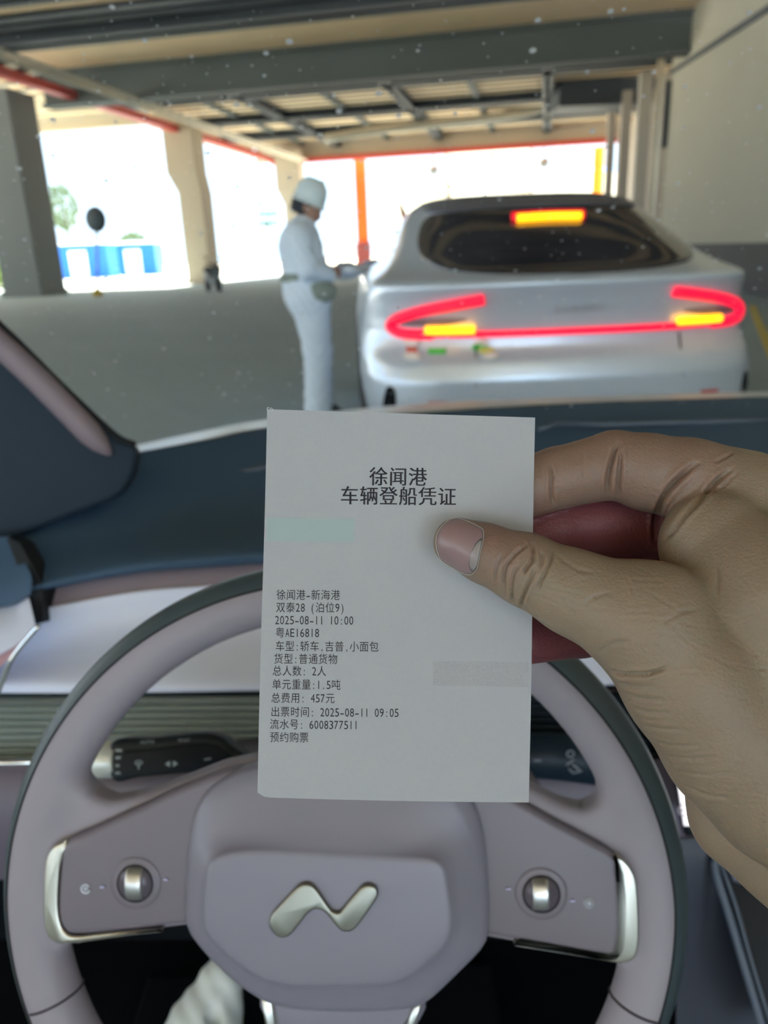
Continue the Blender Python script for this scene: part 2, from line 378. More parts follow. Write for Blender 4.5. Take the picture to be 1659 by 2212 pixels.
# yellow road line at the right
m = MB(); p0, p1 = atz(1640, 700, .006), atz(1700, 830, .006); m.bar(p0, p1, .12, .006); m.bar(atz(1625, 660, .006), p0, .12, .006)
o = m.go('road_marking', mat('yellow_road_paint', (.7, .55, .12), .8), smooth=False); tag(o, 'yellow line painted on the asphalt right of the silver car', 'road marking')

# ---------------------------------------------------------------- far things beyond the building
def flat_box(name, x0, y0, x1, y1, Y, thick, mm, label, cat, parent=None, part=None):
    a = aty(x0, y1, Y); b = aty(x1, y0, Y); zb = max(a[2], 0.0); 
    mb = MB(); mb.box(((a[0] + b[0]) / 2, Y + thick / 2, (zb + b[2]) / 2), (abs(b[0] - a[0]), thick, b[2] - zb))
    return mb
bl = mat('blue_sheet', (.02, .19, .62), .5); pale = mat('pale_wall', (.85, .84, .80), .8); grn = mat('hedge_leaf', (.35, .48, .10), .9, var=.5, scale=2)
for i, (x0, x1, lab) in enumerate(((128, 232, 'long blue shipping cabin seen right of the wide grey column'), (256, 336, 'shorter blue cabin seen left of the shouldered beige column'))):
    Y = 75 + 5 * i; a = aty(x0, 560, Y); b = aty(x1, 560, Y)
    t = thing('site_cabin', ((a[0] + b[0]) / 2, Y, 0), lab, 'cabin')
    cx = (a[0] + b[0]) / 2; W_ = b[0] - a[0]
    mb = MB(); mb.box((cx, Y + 1.5, 1.5), (W_, 3, 3.0)); 
    for k in np.linspace(-.5, .5, 24): mb.box((cx + W_ * k, Y - .04, 1.5), (.1, .1, 2.8))
    mb.go('body', bl, t, smooth=False)
    mb = MB(); mb.box((cx, Y + 1.5, 3.1), (W_ + .3, 3.3, .25)); mb.go('roof', pale, t, smooth=False)
    mb = MB(); mb.box((cx - W_ * .1, Y - .12, 1.3), (1.6, .08, 2.3)); mb.go('door', pale, t, smooth=False)
# low pale building with blue roofs in the centre
t = thing('warehouse', (8, 140, 0), 'pale washed-out warehouse with blue roofs far behind the car', 'building')
for k, (x0, x1, yt, yb, Y) in enumerate(((860, 960, 385, 560, 150), (985, 1140, 322, 560, 140), (1150, 1345, 376, 560, 135))):
    a = aty(x0, yt, Y); b = aty(x1, yt, Y); H = a[2]
    mb = MB(); mb.box(((a[0] + b[0]) / 2, Y + 10, H / 2), (b[0] - a[0], 20, H)); mb.go('wall', mat('cream_wall', (.80, .74, .58), .8), t, smooth=False)
    mb = MB(); cx = (a[0] + b[0]) / 2; hw = (b[0] - a[0]) / 2 + .5
    mb.add([(cx - hw, Y - .5, H), (cx + hw, Y - .5, H), (cx + hw, Y + 20, H), (cx - hw, Y + 20, H), (cx - hw * .8, Y + 10, H + 1.6), (cx + hw * .8, Y + 10, H + 1.6)], [(0, 1, 5, 4), (1, 2, 5), (2, 3, 4, 5), (3, 0, 4), (0, 3, 2, 1)])
    mb.go('roof', bl if k != 1 else pale, t, smooth=False)
    if k == 1:
        for xx in (1010, 1052, 1085): 
            q = aty(xx, 386, Y - .1); mb = MB(); mb.box(q, (.7, .1, 1.0)); mb.go('window', mat('dim_glass', (.12, .14, .14), .3), t, smooth=False)
for x, y, Y, lab in ((937, 368, 56.9, 'round grey fan hood hanging left of the thin post'), (1175, 352, 55.2, 'round grey fan hood hanging right of the thin post')):
    q = aty(x, y, Y); t = MB(); t.lathe(q, (0, 1, 0), [(.05, -.3), (.30, -.28), (.36, 0), (.3, .2), (.1, .25)]); t.bar(q, (q[0], q[1], 7.7), .06, .06, up=(0, 1, 0)); o = t.go('ventilator', mat('fan_grey', (.45, .46, .44), .6)); tag(o, lab, 'ventilator')
# fence between building and yard
t = thing('metal_fence', (0, 66, 0), 'pale picket fence at the foot of the orange column', 'fence')
mb = MB()
for x in np.arange(-7, 9, .35): mb.box((x, 66, .9), (.07, .07, 1.8))
mb.box((1, 66, 1.7), (16, .06, .08)); mb.box((1, 66, .4), (16, .06, .08)); mb.go('pickets', mat('fence_paint', (.55, .42, .25), .7), t, smooth=False)
# hedge and trees at the left
def blob_tree(x, ytop, ybot, Y, wpx, label, trunk=True, mm=None, name='tree'):
    a = aty(x, ytop, Y); b = aty(x, ybot, Y); wd = wpx / F * Y; H = a[2]; hc = max(a[2] - b[2], .5)
    t = thing(name, (a[0], Y, 0), label, 'tree' if trunk else 'hedge')
    vs = []; fs = []; rng = np.random.RandomState(int(x) + 5)
    for k in range(900):
        d = rng.normal(size=3); d = d / np.linalg.norm(d) * rng.uniform(.55, 1) ** .6
        c = np.array([a[0], Y, a[2] - hc / 2]) + d * [wd / 2, wd / 3, hc / 2]; s = .05 * wd
        e = rng.normal(size=(3, 3)) * s; n = len(vs); vs += list(c + e); fs.append((n, n + 1, n + 2))
    mk('foliage', vs, fs, mm or mat('tree_leaf', (.14, .20, .09), .9, var=.4), t, smooth=False)
    if trunk: mb = MB(); mb.tube([(a[0], Y, 0), (a[0] + .1, Y, H - hc * .5)], [.25, .12]); mb.go('trunk', mat('bark', (.12, .09, .06), .9), t)
blob_tree(128, 395, 500, 90, 60, 'washed-out tree showing beside the wide grey column')
blob_tree(285, 500, 560, 110, 60, 'small pale tree above the blue cabins')
blob_tree(8, 430, 600, 60, 40, 'tall tree at the far left edge of the view')
blob_tree(5, 575, 640, 50, 120, 'low bright green hedge at the left edge behind the wide column', trunk=False, mm=grn, name='hedge')
# round traffic mirror (seen from behind) on a pole
q = atz(212, 640, 0); t = thing('traffic_mirror', q, 'round dark traffic mirror on a thin pole between the left columns', 'traffic mirror')
c = aty(205, 474, q[1]); mb = MB(); mb.lathe(c, (0.35, 1, 0), [(.05, -.12), (.35, -.1), (.46, 0), (.48, .06), (.42, .1), (.05, .1)], 40); mb.go('mirror_disc', mat('mirror_back', (.03, .05, .06), .6), t)
mb = MB(); mb.tube([q, (c[0] + .05, c[1], c[2])], .05); mb.go('pole', mat('grey_pole', (.35, .36, .34), .6), t)
mb = MB(); mb.lathe(q, (0, 0, 1), [(.2, 0), (.2, .12), (.08, .3)], 16); mb.go('foot', mat('yellow_foot', (.5, .35, .05), .7), t)
# orange barrier arm
q = aty(905, 560, 40); t = thing('barrier', (q[0], 40, 0), 'orange and grey raised barrier arm behind the left shoulder of the silver car', 'barrier')
def parm(P, name, mm, Y, th):
    fr = Frame((0, Y, 0), (1, 0, 0), (0, -1, 0)); mb = MB(); prism(mb, fr, fr.pxs(P), -th, 0); mb.go(name, mm, t, smooth=False)
parm([(859, 440), (866, 438), (902, 505), (900, 530), (884, 535)], 'arm', orange_m, 40, .25)
parm([(859, 440), (866, 438), (872, 455), (869, 468)], 'arm_tip', mat('tip_grey', (.09, .09, .09), .6), 39.9, .3)
parm([(873, 511), (897, 508), (905, 560), (886, 552)], 'housing', orange_m, 39.8, .8)
m = MB(); m.box((q[0], 40.3, .6), (.9, .9, 1.2)); m.go('base', orange_m, t, smooth=False)
q = atz(760, 612, 0.0); m = MB(); m.lathe(aty(763, 588, 50), (0, -1, 0), [(.02, -.1), (.4, -.05), (.5, .05), (.1, .2)], 24); m.tube([aty(763, 588, 50.1), (aty(763, 588, 50.1)[0], 50.1, 0)], .06)
o = m.go('road_beacon', mat('beacon_yellow', (1, .55, .08), .5)); tag(o, 'small round yellow beacon low on the ground beside the orange column', 'beacon')
# sign panels behind the worker
for y, lab in ((462, 'upper thin green sign bar left of the worker'), (482, 'lower thin green sign bar left of the worker')):
    YS = 70 if y == 462 else 73; a = aty(558, y, YS); b = aty(601, y, YS); m = MB(); m.box((a + b) / 2, (b[0] - a[0], .15, .38)); m.bar(((a[0] + b[0]) / 2, YS + .1, 0), ((a[0] + b[0]) / 2, YS + .1, a[2]), .1, .1, up=(0, 1, 0))
    o = m.go('road_sign', mat('sign_green', (.10, .25, .20), .6), smooth=False); tag(o, lab, 'sign')

# parked scooters
def scooter(loc, ang, label, bodym, seatm, s=1.0):
    t = thing('motor_scooter', loc, label, 'scooter'); L = np.array(loc); ca, sa = cos(ang), sin(ang)
    W3 = lambda x, y, z: L + s * np.array([x * ca - y * sa, x * sa + y * ca, z])
    axl = np.array([-sa, ca, 0])
    for x in (-.62, .62):
        mb = MB(); mb.tube([W3(x + .22 * cos(a), 0, .25 + .22 * sin(a)) for a in np.linspace(0, 2 * pi, 20, endpoint=False)], .055 * s, 8, closed=True); mb.lathe(W3(x, -.05, .25), axl, [(.08 * s, 0), (.16 * s, .03 * s), (.08 * s, .1 * s)], 14); mb.go('wheel', mat('tyre', (.02, .02, .022), .8), t)
    mb = MB(); mb.tube([W3(-.75, 0, .55), W3(-.4, 0, .58), W3(-.15, 0, .45), W3(0, 0, .32), W3(.3, 0, .30), W3(.42, 0, .5), W3(.48, 0, .85)], np.array([.10, .17, .16, .12, .11, .12, .08]) * s, 14); mb.go('body', bodym, t)
    mb = MB(); mb.tube([W3(-.8, 0, .78), W3(-.5, 0, .80), W3(-.1, 0, .74)], np.array([.08, .13, .09]) * s, 12); mb.go('seat', seatm, t)
    mb = MB(); mb.tube([W3(.62, 0, .25), W3(.50, 0, .7), W3(.42, 0, 1.0)], .045 * s, 8); mb.go('fork', mat('scooter_metal', (.2, .2, .2), .4, .8), t)
    hb = MB(); hb.tube([W3(.32, -.33, 1.02), W3(.42, -.1, 1.0), W3(.42, .1, 1.0), W3(.32, .33, 1.02)], .025 * s, 8); h = hb.go('handlebar', mat('tyre', (0, 0, 0)), t)
    for yy in (-.25, .25): mb = MB(); mb.tube([W3(.38, yy, 1.02), W3(.36, yy * 1.2, 1.22)], .01 * s, 6); mb.lathe(W3(.36, yy * 1.2, 1.24), W3(1, 0, 0) - L, [(.01, -.01), (.06 * s, 0), (.01, .02)], 12); mb.go('mirror', mat('tyre', (0, 0, 0)), h)
    mb = MB(); mb.loft([[W3(.52 + .08 * (z > .9), y, z) for y, z in ((-.16, .55), (.16, .55), (.2, .95), (-.2, .95))], [W3(.58, y, z) for y, z in ((-.14, .55), (.14, .55), (.17, .93), (-.17, .93))]]); mb.go('front_shield', bodym, t)
scooter(atz(462, 630, 0), radians(-60), 'grey motor scooter parked at the foot of the shouldered beige column', mat('scooter_grey', (.22, .24, .25), .5), mat('seat_dark', (.03, .03, .04), .7), 1.05)
scooter(aty(850, 600, 24) * [1, 1, 0], radians(20), 'dark motorcycle with a pale seat, half hidden behind the left side of the silver car', mat('scooter_dark', (.03, .03, .035), .4), mat('seat_pale', (.45, .50, .62), .6), 1.15)

# ---------------------------------------------------------------- the silver car ahead
silverp = mat('silver_car_paint', (.66, .74, .86), .28, .30, var=.02, coat=.6)
CX = aty(1228, 705, 3.56)[0] + .05; CY = 3.56
car = thing('car', (CX, CY, 0), 'silver car ahead with its red light band and three brake lights on', 'car')
PZ = [  # z, half width, rear y, front y, exponent
    (.20, .84, .16, 4.72, 5), (.30, .93, .07, 4.78, 5), (.42, .975, .03, 4.82, 5), (.52, .992, .012, 4.84, 5), (.62, 1.0, .0, 4.84, 4.6), (.70, .995, .02, 4.84, 4.4),
    (.76, .985, .055, 4.82, 4.2), (.82, .975, .06, 4.8, 4), (.90, .965, .05, 4.74, 4), (.98, .955, .025, 4.6, 4), (1.03, .945, -.005, 4.2, 4), (1.06, .935, -.02, 3.9, 4),
    (1.07, .925, .01, 3.75, 4), (1.085, .895, .07, 3.65, 4), (1.11, .85, .15, 3.5, 4), (1.16, .80, .26, 3.35, 3.8), (1.22, .765, .38, 3.15, 3.6), (1.30, .73, .56, 2.95, 3.5), (1.38, .69, .76, 2.7, 3.5),
    (1.44, .645, .94, 2.5, 3.5), (1.48, .58, 1.15, 2.35, 3.2), (1.505, .48, 1.4, 2.15, 3), (1.515, .30, 1.65, 1.95, 3)]
_pz = np.array(PZ)
def pz(z): return [np.interp(z, _pz[:, 0], _pz[:, k]) for k in range(1, 5)]
def cpt(x, z, out=0.):
    """point on the rear half of the body at lateral x and height z"""
    W, R, Fr, n = pz(z); cyc = (R + Fr) / 2; hl = (Fr - R) / 2; xx = min(abs(x) / W, .9995)
    hl2 = 1.0; y = R + hl2 - hl2 * (1 - xx ** n) ** (1 / n) if hl > hl2 else cyc - hl * (1 - xx ** n) ** (1 / n)
    return np.array([CX + x, CY + y - out, z])
def cring(z, k=96):
    W, R, Fr, n = pz(z); hl = min(1.0, (Fr - R) / 2); out = []
    for t in np.linspace(0, 2 * pi, k, endpoint=False):
        c, s = cos(t), sin(t); x = W * math.copysign(abs(c) ** (2 / n), c); e = hl * abs(s) ** (2 / n)
        y = (R + hl - e) if s < 0 else (Fr - hl + e)
        out.append(np.array([CX + x, CY + y, z]))
    return out
zs = []
for i in range(len(PZ) - 1): zs += list(np.linspace(PZ[i][0], PZ[i + 1][0], 4, endpoint=False))
zs.append(PZ[-1][0])
# smooth the profile a little so creases stay soft
_z2 = np.linspace(.2, 1.515, 133); _c = np.stack([np.interp(_z2, _pz[:, 0], _pz[:, k]) for k in range(1, 5)], 1)
for _ in range(3): _c[1:-1] = .25 * _c[:-2] + .5 * _c[1:-1] + .25 * _c[2:]
_pz = np.column_stack([_z2, _c])
m = MB(); m.loft([cring(z) for z in _z2]); m.go('body', silverp, car)
def cpatch(name, outline, mm, out=.006, parent=car, n=14, th=.01):
    """panel that follows the body: outline in (x, z)"""
    O = np.array(outline, float); c = O.mean(0); rings = []
    for k in range(n + 1):
        s = 1 - k / n * .999; rings.append([cpt(c[0] + (p[0] - c[0]) * s, c[1] + (p[1] - c[1]) * s, out) for p in O])
    edge = [cpt(p[0], p[1], out - th) for p in O]
    mb = MB(); mb.loft([edge] + rings); return mb.go(name, mm, parent)
glassd = mat('dark_car_glass', (.022, .018, .024), .06, 0, coat=.5)
roofglass = mat('dark_roof_glass', (.07, .065, .08), .25, 0)
gl = [(-.64, 1.145), (-.54, 1.108), (-.3, 1.086), (0, 1.080), (.3, 1.086), (.54, 1.108), (.64, 1.145), (.675, 1.20), (.655, 1.29), (.60, 1.37), (.50, 1.395), (0, 1.405), (-.50, 1.395), (-.60, 1.37), (-.655, 1.29), (-.675, 1.20)]
cpatch('rear_window', smooth_closed(gl, 5), glassd, .006)
cpatch('spoiler', smooth_closed([(-.56, 1.40), (0, 1.412), (.56, 1.40), (.54, 1.455), (.3, 1.475), (0, 1.48), (-.3, 1.475), (-.54, 1.455)], 5), mat('spoiler_grey', (.17, .17, .20), .35), .03, th=.03)
m = MB(); m.loft([[p + np.array([0, 0, .006]) for p in cring(z)] for z in (1.478, 1.49, 1.50, 1.508, 1.513, 1.515)]); m.go('roof_glass', roofglass, car)
redl = mat('red_light', (.25, 0, .01), .3, emit=(1, .0, .04), es=1.4)
hot = mat('bright_brake_light', (.9, .3, .02), .3, emit=(1.0, .42, .0), es=3.0)
housing = mat('red_lens', (.45, .0, .02), .3, emit=(1, 0, .02), es=1.0)
def ctube(pts, r, name, mm, parent=car, out=.012, n=10, flat=1.0):
    P = smooth_open(pts, 8); m_ = MB(); m_.tube([cpt(x, z, out) for x, z in P], r, n); return m_.go(name, mm, parent)
for s, nm in ((-1, 'left'), (1, 'right')):
    L = [(s * a, z) for a, z in ((.43, .985), (.56, .965), (.70, .94), (.80, .91), (.845, .88), (.835, .85), (.78, .835), (.66, .832))]
    o = ctube(L, .025, 'tail_light', redl)
    b = ctube([(s * .47, .853), (s * .69, .853)], .020, 'brake_light', hot, parent=o, out=.028)
    cpatch('lamp_trim', smooth_closed([(s * .50, .90), (s * .70, .905), (s * .80, .885), (s * .78, .868), (s * .6, .872)], 4), mat('grey_lamp_trim', (.18, .17, .20), .3), .004)
ctube([(-.70, .832), (-.3, .828), (0, .827), (.3, .828), (.70, .832)], .0155, 'light_bar', redl)
o = ctube([(-.185, 1.345), (0, 1.349), (.185, 1.345)], .029, 'high_brake_light', housing, out=.02)
ctube([(-.165, 1.341), (0, 1.345), (.165, 1.341)], .021, 'lit_strip', hot, parent=o, out=.038)
# lettering on the tailgate
for i_, ch_ in enumerate('XIAOMI'):
    m = MB(); write(m, lambda u, v: cpt(u, v, .008), ch_, -.115 + .04 * i_, .905, .04, .05); m.go('letter', mat('letter_chrome', (.62, .64, .68), .3, .6), car, smooth=False)
for sx in (-.47, .50):
    m = MB(); m.bar(cpt(sx, .60, .002), cpt(sx * .98, .80, .002), .006, .004, up=(0, 1, 0)); m.go('panel_gap', darkgap, car, smooth=False)
cpatch('rear_diffuser', smooth_closed([(-.62, .44), (-.5, .47), (0, .475), (.5, .47), (.62, .44), (.6, .30), (0, .27), (-.6, .30)], 4), mat('diffuser_black', (.02, .02, .024), .6), .012)
for s in (-1, 1): cpatch('air_slot', smooth_closed([(s * .84, .57), (s * .88, .585), (s * .90, .47), (s * .85, .42)], 4), matblack, .006)
for s in (-1, 1): cpatch('reflector', [(s * .60, .515), (s * .69, .515), (s * .69, .53), (s * .60, .53)], mat('red_reflector', (.6, .05, .05), .3), .006)
# stickers low on the left of the tailgate
st = cpatch('sticker', smooth_closed([(-.775, .73), (-.735, .73), (-.735, .80), (-.775, .80)], 3), mat('sticker_red', (.75, .15, .10), .5), .006, n=3)
for zz in (.795, .735): cpatch('sticker', smooth_closed([(-.785, zz - .014), (-.725, zz - .014), (-.725, zz + .014), (-.785, zz + .014)], 4), mat('sticker_white', (.85, .85, .8), .5), .010, n=3)
cpatch('sticker', [(-.68, .745), (-.60, .745), (-.60, .77), (-.68, .77)], mat('sticker_green', (.08, .65, .08), .5), .006, n=3)
m = MB(); write(m, lambda u, v: cpt(u, v, .008), 'QD', -.60, .74, .03, .04, bold=.03); m.go('sticker', mat('sticker_white', (0, 0, 0)), car, smooth=False)
for dx, dz, mm in ((-.44, .79, 'sticker_white'), (-.42, .755, 'sticker_yellow'), (-.40, .73, 'sticker_white'), (-.45, .77, 'sticker_green')):
    cpatch('sticker', smooth_closed([(dx - .035, dz), (dx, dz - .015), (dx + .045, dz), (dx + .01, dz + .02)], 3), mat(mm, (.75, .7, .2), .5), .007, n=3)
# wheels, arches and mirrors
for s in (-1, 1):
    for yy in (.95, 3.9):
        m = MB(); m.lathe((CX + s * (.88 if s > 0 else .88) - .13 * (s > 0), CY + yy, .36), (1, 0, 0), [(.15, 0), (.30, 0), (.36, .03), (.37, .1), (.36, .22), (.30, .25), (.15, .25)] if s > 0 else [(.15, -.13), (.30, -.13), (.36, -.1), (.37, 0), (.36, .1), (.30, .12), (.15, .12)]); m.go('wheel', mat('tyre', (0, 0, 0)), car)
    m = MB(); c = np.array([CX + s * 1.0, CY + 2.9, 1.08]); m.loft([[c + [s * a * 1.0, 0, 0] + np.array([0, .05 * cos(t) * r, .07 * sin(t) * r]) for t in np.linspace(0, 2 * pi, 14, endpoint=False)] for a, r in ((-.12, .5), (-.02, .7), (.03, 1), (.13, 1), (.16, .5))]); m.go('side_mirror', silverp, car)

car.rotation_euler = (0, 0, radians(1.5))

# ---------------------------------------------------------------- the worker in white
wp = atz(668, 902, 0); WX, WY = wp[0], wp[1]; WS = 1.0
def WP(x, y, z): return np.array([WX + .055 + x * .95, WY + y, z * .955])
worker = thing('person', (WX, WY, 0), 'person in white coveralls and a white hard hat standing with head bowed over their hands', 'person')
skin_w = mat('worker_skin', (.42, .22, .15), .6); white_c = mat('white_coverall', (.74, .83, .94), .85, var=.04, scale=12, bump=.5, bscale=25)
def w_body(P):
    d = sd_ell(P, WP(.045, 0, 1.60), (.092, .075, .115)); d = smin(d, sd_cone(P, WP(.10, 0, 1.545), WP(.115, 0, 1.535), .035, .025), .03)
    d = smin(d, sd_cone(P, WP(.135, 0, 1.60), WP(.145, 0, 1.585), .012, .014), .012)       # nose
    d = smin(d, sd_ell(P, WP(.03, -.077, 1.60), (.018, .012, .03)), .006)                      # ear
    d = smin(d, sd_ell(P, WP(.03, .077, 1.60), (.018, .012, .03)), .006)
    d = smin(d, sd_cone(P, WP(-.005, 0, 1.40), WP(.03, 0, 1.53), .062, .055), .03)
    for s in (-1, 1):
        d = smin(d, sd_cone(P, WP(.15, s * .13, 1.12), WP(.205, s * .06, 1.15), .032, .03), .01)
        for k in range(5):
            y0 = s * .06 - s * .012 * (k - 2) * (k < 4); a = WP(.205, y0, 1.165 - .018 * k); 
            if k == 4: a = WP(.19, s * .075, 1.175)
            b = a + [.035, -s * .015, -.005]; c = b + [.02, -s * .02, -.018]
            d = smin(d, np.minimum(sd_cone(P, a, b, .011, .0095), sd_cone(P, b, c, .0095, .008)), .006)
        d = np.minimum(d, sd_cone(P, WP(.0, s * .1, .9), WP(.02, s * .10, .1), .06, .04))
    return d
V, Q = surface_net(w_body, WP(-.2, -.3, .05), WP(.42, .3, 1.76), .008); mk_fast('body', relax(V, Q, 2), Q, skin_w, worker)
def w_cov(P):
    d = sd_cone(P, WP(-.035, 0, 1.33), WP(.0, 0, 1.06), .15, .165)
    d = smin(d, sd_cone(P, WP(-.02, -.15, 1.40), WP(-.02, .15, 1.40), .085, .085), .08)
    d = smin(d, sd_cone(P, WP(.0, -.07, .97), WP(.0, .07, .97), .15, .15), .08)
    for s in (-1, 1):
        y = s * .095
        d = smin(d, sd_cone(P, WP(.02, y, .92), WP(.05, y, .52), .125, .085), .05)
        d = smin(d, sd_cone(P, WP(.05, y, .52), WP(.03, y * 1.1, .09), .085, .092), .04)
        d = smin(d, sd_cone(P, WP(-.02, s * .20, 1.38), WP(.03, s * .24, 1.17), .07, .062), .04)
        d = smin(d, sd_cone(P, WP(.03, s * .24, 1.17), WP(.17, s * .12, 1.12), .066, .048), .03)
    d = smin(d, sd_cone(P, WP(-.02, 0, 1.44), WP(.0, 0, 1.485), .085, .075), .04) - .012
    wr = .006 * np.sin(P[..., 2] * 55 + 9 * np.sin(P[..., 0] * 14 + P[..., 1] * 9)) * (.4 + .6 * np.sin(P[..., 2] * 9) ** 2)
    return d + wr
V, Q = surface_net(w_cov, WP(-.3, -.4, .0), WP(.42, .4, 1.55), .009); mk_fast('coveralls', relax(V, Q, 2), Q, white_c, worker)
# hard hat: dome, brim and peak tilted forward
hc = WP(.052, 0, 1.64); tl = radians(24); hx = np.array([cos(tl), 0, -sin(tl)]); hz = np.array([sin(tl), 0, cos(tl)]); hy = np.array([0, 1, 0.])
prof = [(1.06, -.012), (1.10, -.004), (1.0, .0), (.99, .03), (.95, .08), (.84, .125), (.62, .152), (.33, .166), (.02, .170)]
m = MB(); m.loft([[hc + hx * (.120 * r * cos(t) + (.035 * max(0, cos(t)) ** 2 if (h < .0) else 0)) + hy * .104 * r * sin(t) + hz * h for t in np.linspace(0, 2 * pi, 40, endpoint=False)] for r, h in prof])
m.go('hard_hat', mat('white_helmet', (.72, .82, .84), .35), worker)
m = MB(); m.tube([hc + hz * .167 + hx * a - hz * .35 * a * a * 4 for a in np.linspace(-.07, .07, 9)], .004, 8); m.go('hat_ridge', mat('white_helmet', (0, 0, 0)), worker)
m = MB(); m.loft([[WP(.03, 0, 1.62) + hx * .099 * r * cos(t) - hx * .01 + hy * .083 * r * sin(t) + hz * h for t in np.linspace(0, 2 * pi, 30, endpoint=False)] for r, h in ((.75, -.075), (.96, -.05), (1.0, .0), (.95, .03))]); m.go('hair', mat('dark_hair', (.02, .022, .03), .8), worker)
def w_bag(P): 
    d = sd_ell(P, WP(.10, -.15, .995), (.13, .09, .085)); d = np.minimum(d, np.abs(sd_cone(P, WP(-.0, 0, 1.06), WP(.0, 0, 1.05), .194, .194)) + np.clip(np.abs(P[..., 2] - 1.055) - .022, 0, 1) - .012); return d
V, Q = surface_net(w_bag, WP(-.25, -.25, .85), WP(.28, .25, 1.15), .008); mk_fast('belt_bag', relax(V, Q, 2), Q, mat('khaki_bag', (.25, .29, .25), .85), worker)
for s in (-1, 1):
    m = MB(); m.loft([[WP(x, s * .105, z) + np.array([a * cos(t), b * sin(t), 0]) for t in np.linspace(0, 2 * pi, 18, endpoint=False)] for x, z, a, b in ((.06, 0, .15, .05), (.06, .03, .15, .052), (.05, .07, .12, .048), (.02, .11, .06, .045))]); m.go('boot', mat('boot_black', (.03, .03, .03), .6), worker)
m = MB(); c = WP(.265, 0, 1.16); m.box(c + [.02, 0, .015], (.08, .13, .012), [nrm((.8, 0, .5)), (0, 1, 0), nrm((-.5, 0, .8))]); o = m.go('notepad', mat('notepad_dark', (.05, .06, .08), .6), smooth=False, bevel=.003); tag(o, 'small dark notepad held in the hands of the person in white', 'notepad')
# ---------------------------------------------------------------- our own car: windscreen, bonnet, pillar, dashboard
def strip(curves, name, mm, parent, n=6, closed=None, solid=0.0, sub=0):
    """surface through curves given as [(px, py, Y)...]; every curve is resampled to the same number of points"""
    R = []
    for c in curves:
        P = np.array([aty(x, y, Y) for x, y, Y in c]); P = smooth_open(P, 12); d = np.r_[0, np.cumsum(np.linalg.norm(np.diff(P, axis=0), axis=1))]
        t = np.linspace(0, d[-1], 70); R.append(np.stack([np.interp(t, d, P[:, i]) for i in range(3)], 1))
    R = np.array(R)
    if n > 1 and len(R) > 2:
        R = np.stack([smooth_open(R[:, j], n) for j in range(R.shape[1])], 1)
    mb = MB(); mb.loft(list(R), cap=False, open_ring=True); return mb.go(name, mm, parent, solid=solid)
# bonnet seen as a bright edge over the dashboard
bon = thing('bonnet', (0, 1.6, .9), 'pale bonnet edge shining along the bottom of the windscreen', 'bonnet')
bonm = mat('pale_bonnet_paint', (.80, .92, 1.0), .42, .5, coat=.1, var=.02)
def bt(dy, Y, dY=0): return [(150, 1000 + dy, Y - .30 + dY), (300, 961 + dy, Y - .22 + dY), (450, 929 + dy, Y - .12 + dY), (575, 906 + dy, Y - .06 + dY), (870, 875 + dy, Y + dY), (1200, 858 + dy, Y + dY), (1659, 846 + dy, Y - .05 + dY), (1850, 846 + dy, Y - .1 + dY)]
strip([bt(60, 1.30), bt(22, 1.36), bt(8, 1.45), bt(1, 1.62), bt(0, 1.85), bt(2, 2.0)], 'panel', bonm, bon, n=5)
strip([bt(60, 1.10, .1), bt(40, 1.28)], 'wiper_cowl', matblack, bon, n=1, solid=.01)
# dashboard
dash = thing('dashboard', (0, .75, .7), 'navy topped dashboard with lavender fascia and ribbed air vent', 'dashboard')
X0 = [-250, 20, 150, 300, 450, 575, 870, 1200, 1659, 1900, 2300]
def dc(ys, Ys): return [(x, y, Y) for x, y, Y in zip(X0, ys, Ys)]
far = dc([1120, 1045, 1005, 977, 950, 925, 896, 874, 858, 856, 852], [.80, .86, .90, .95, 1.02, 1.08, 1.14, 1.15, 1.13, 1.08, .98])
f2 = dc([1160, 1090, 1050, 1020, 985, 960, 932, 905, 886, 884, 880], [.78, .84, .88, .92, .98, 1.03, 1.08, 1.09, 1.07, 1.02, .94])
f3 = dc([1230, 1175, 1150, 1120, 1095, 1080, 1050, 1020, 1000, 998, 995], [.76, .78, .80, .83, .87, .89, .90, .90, .88, .86, .82])
lip0 = dc([1330, 1262, 1232, 1204, 1190, 1182, 1170, 1150, 1130, 1125, 1120], [.71, .72, .725, .73, .735, .74, .745, .745, .74, .73, .71])
lip1 = dc([1350, 1282, 1253, 1228, 1216, 1208, 1198, 1178, 1158, 1150, 1145], [.695, .705, .71, .715, .72, .725, .73, .73, .725, .715, .70])
lip2 = dc([1362, 1290, 1262, 1236, 1224, 1216, 1206, 1186, 1166, 1160, 1155], [.70, .71, .715, .72, .725, .73, .735, .735, .73, .72, .70])
strip([far, f2, f3, lip0, lip1, lip2], 'top_pad', dashblue, dash, n=5, solid=.002)
g1 = [(x, y + 3, Y + .022) for x, y, Y in lip2]; g2 = [(x, y + 46, Y + .004) for x, y, Y in lip2]; g3 = [(x, y + 120, Y - .01) for x, y, Y in lip2]
g4 = dc([1470, 1470, 1470, 1470, 1470, 1470, 1465, 1460, 1455, 1455, 1455], [.655] * 11); g5 = dc([1497, 1497, 1497, 1496, 1494, 1492, 1488, 1482, 1476, 1474, 1470], [.650] * 11)
mauvet = mat('mauve_trim', (.33, .27, .31), .5)  # even mauve for the upper band and the seam
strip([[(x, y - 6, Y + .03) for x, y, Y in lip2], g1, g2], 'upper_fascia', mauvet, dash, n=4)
strip([g2, [(x, y, Y - .004) for x, y, Y in g2], g3, g4, g5], 'fascia', lav, dash, n=4)
m = MB(); m.tube([aty(x, y + 64, Y - .003) for x, y, Y in g2[1:-1]], .0012, 6); m.go('fascia_seam', mauvet, dash)
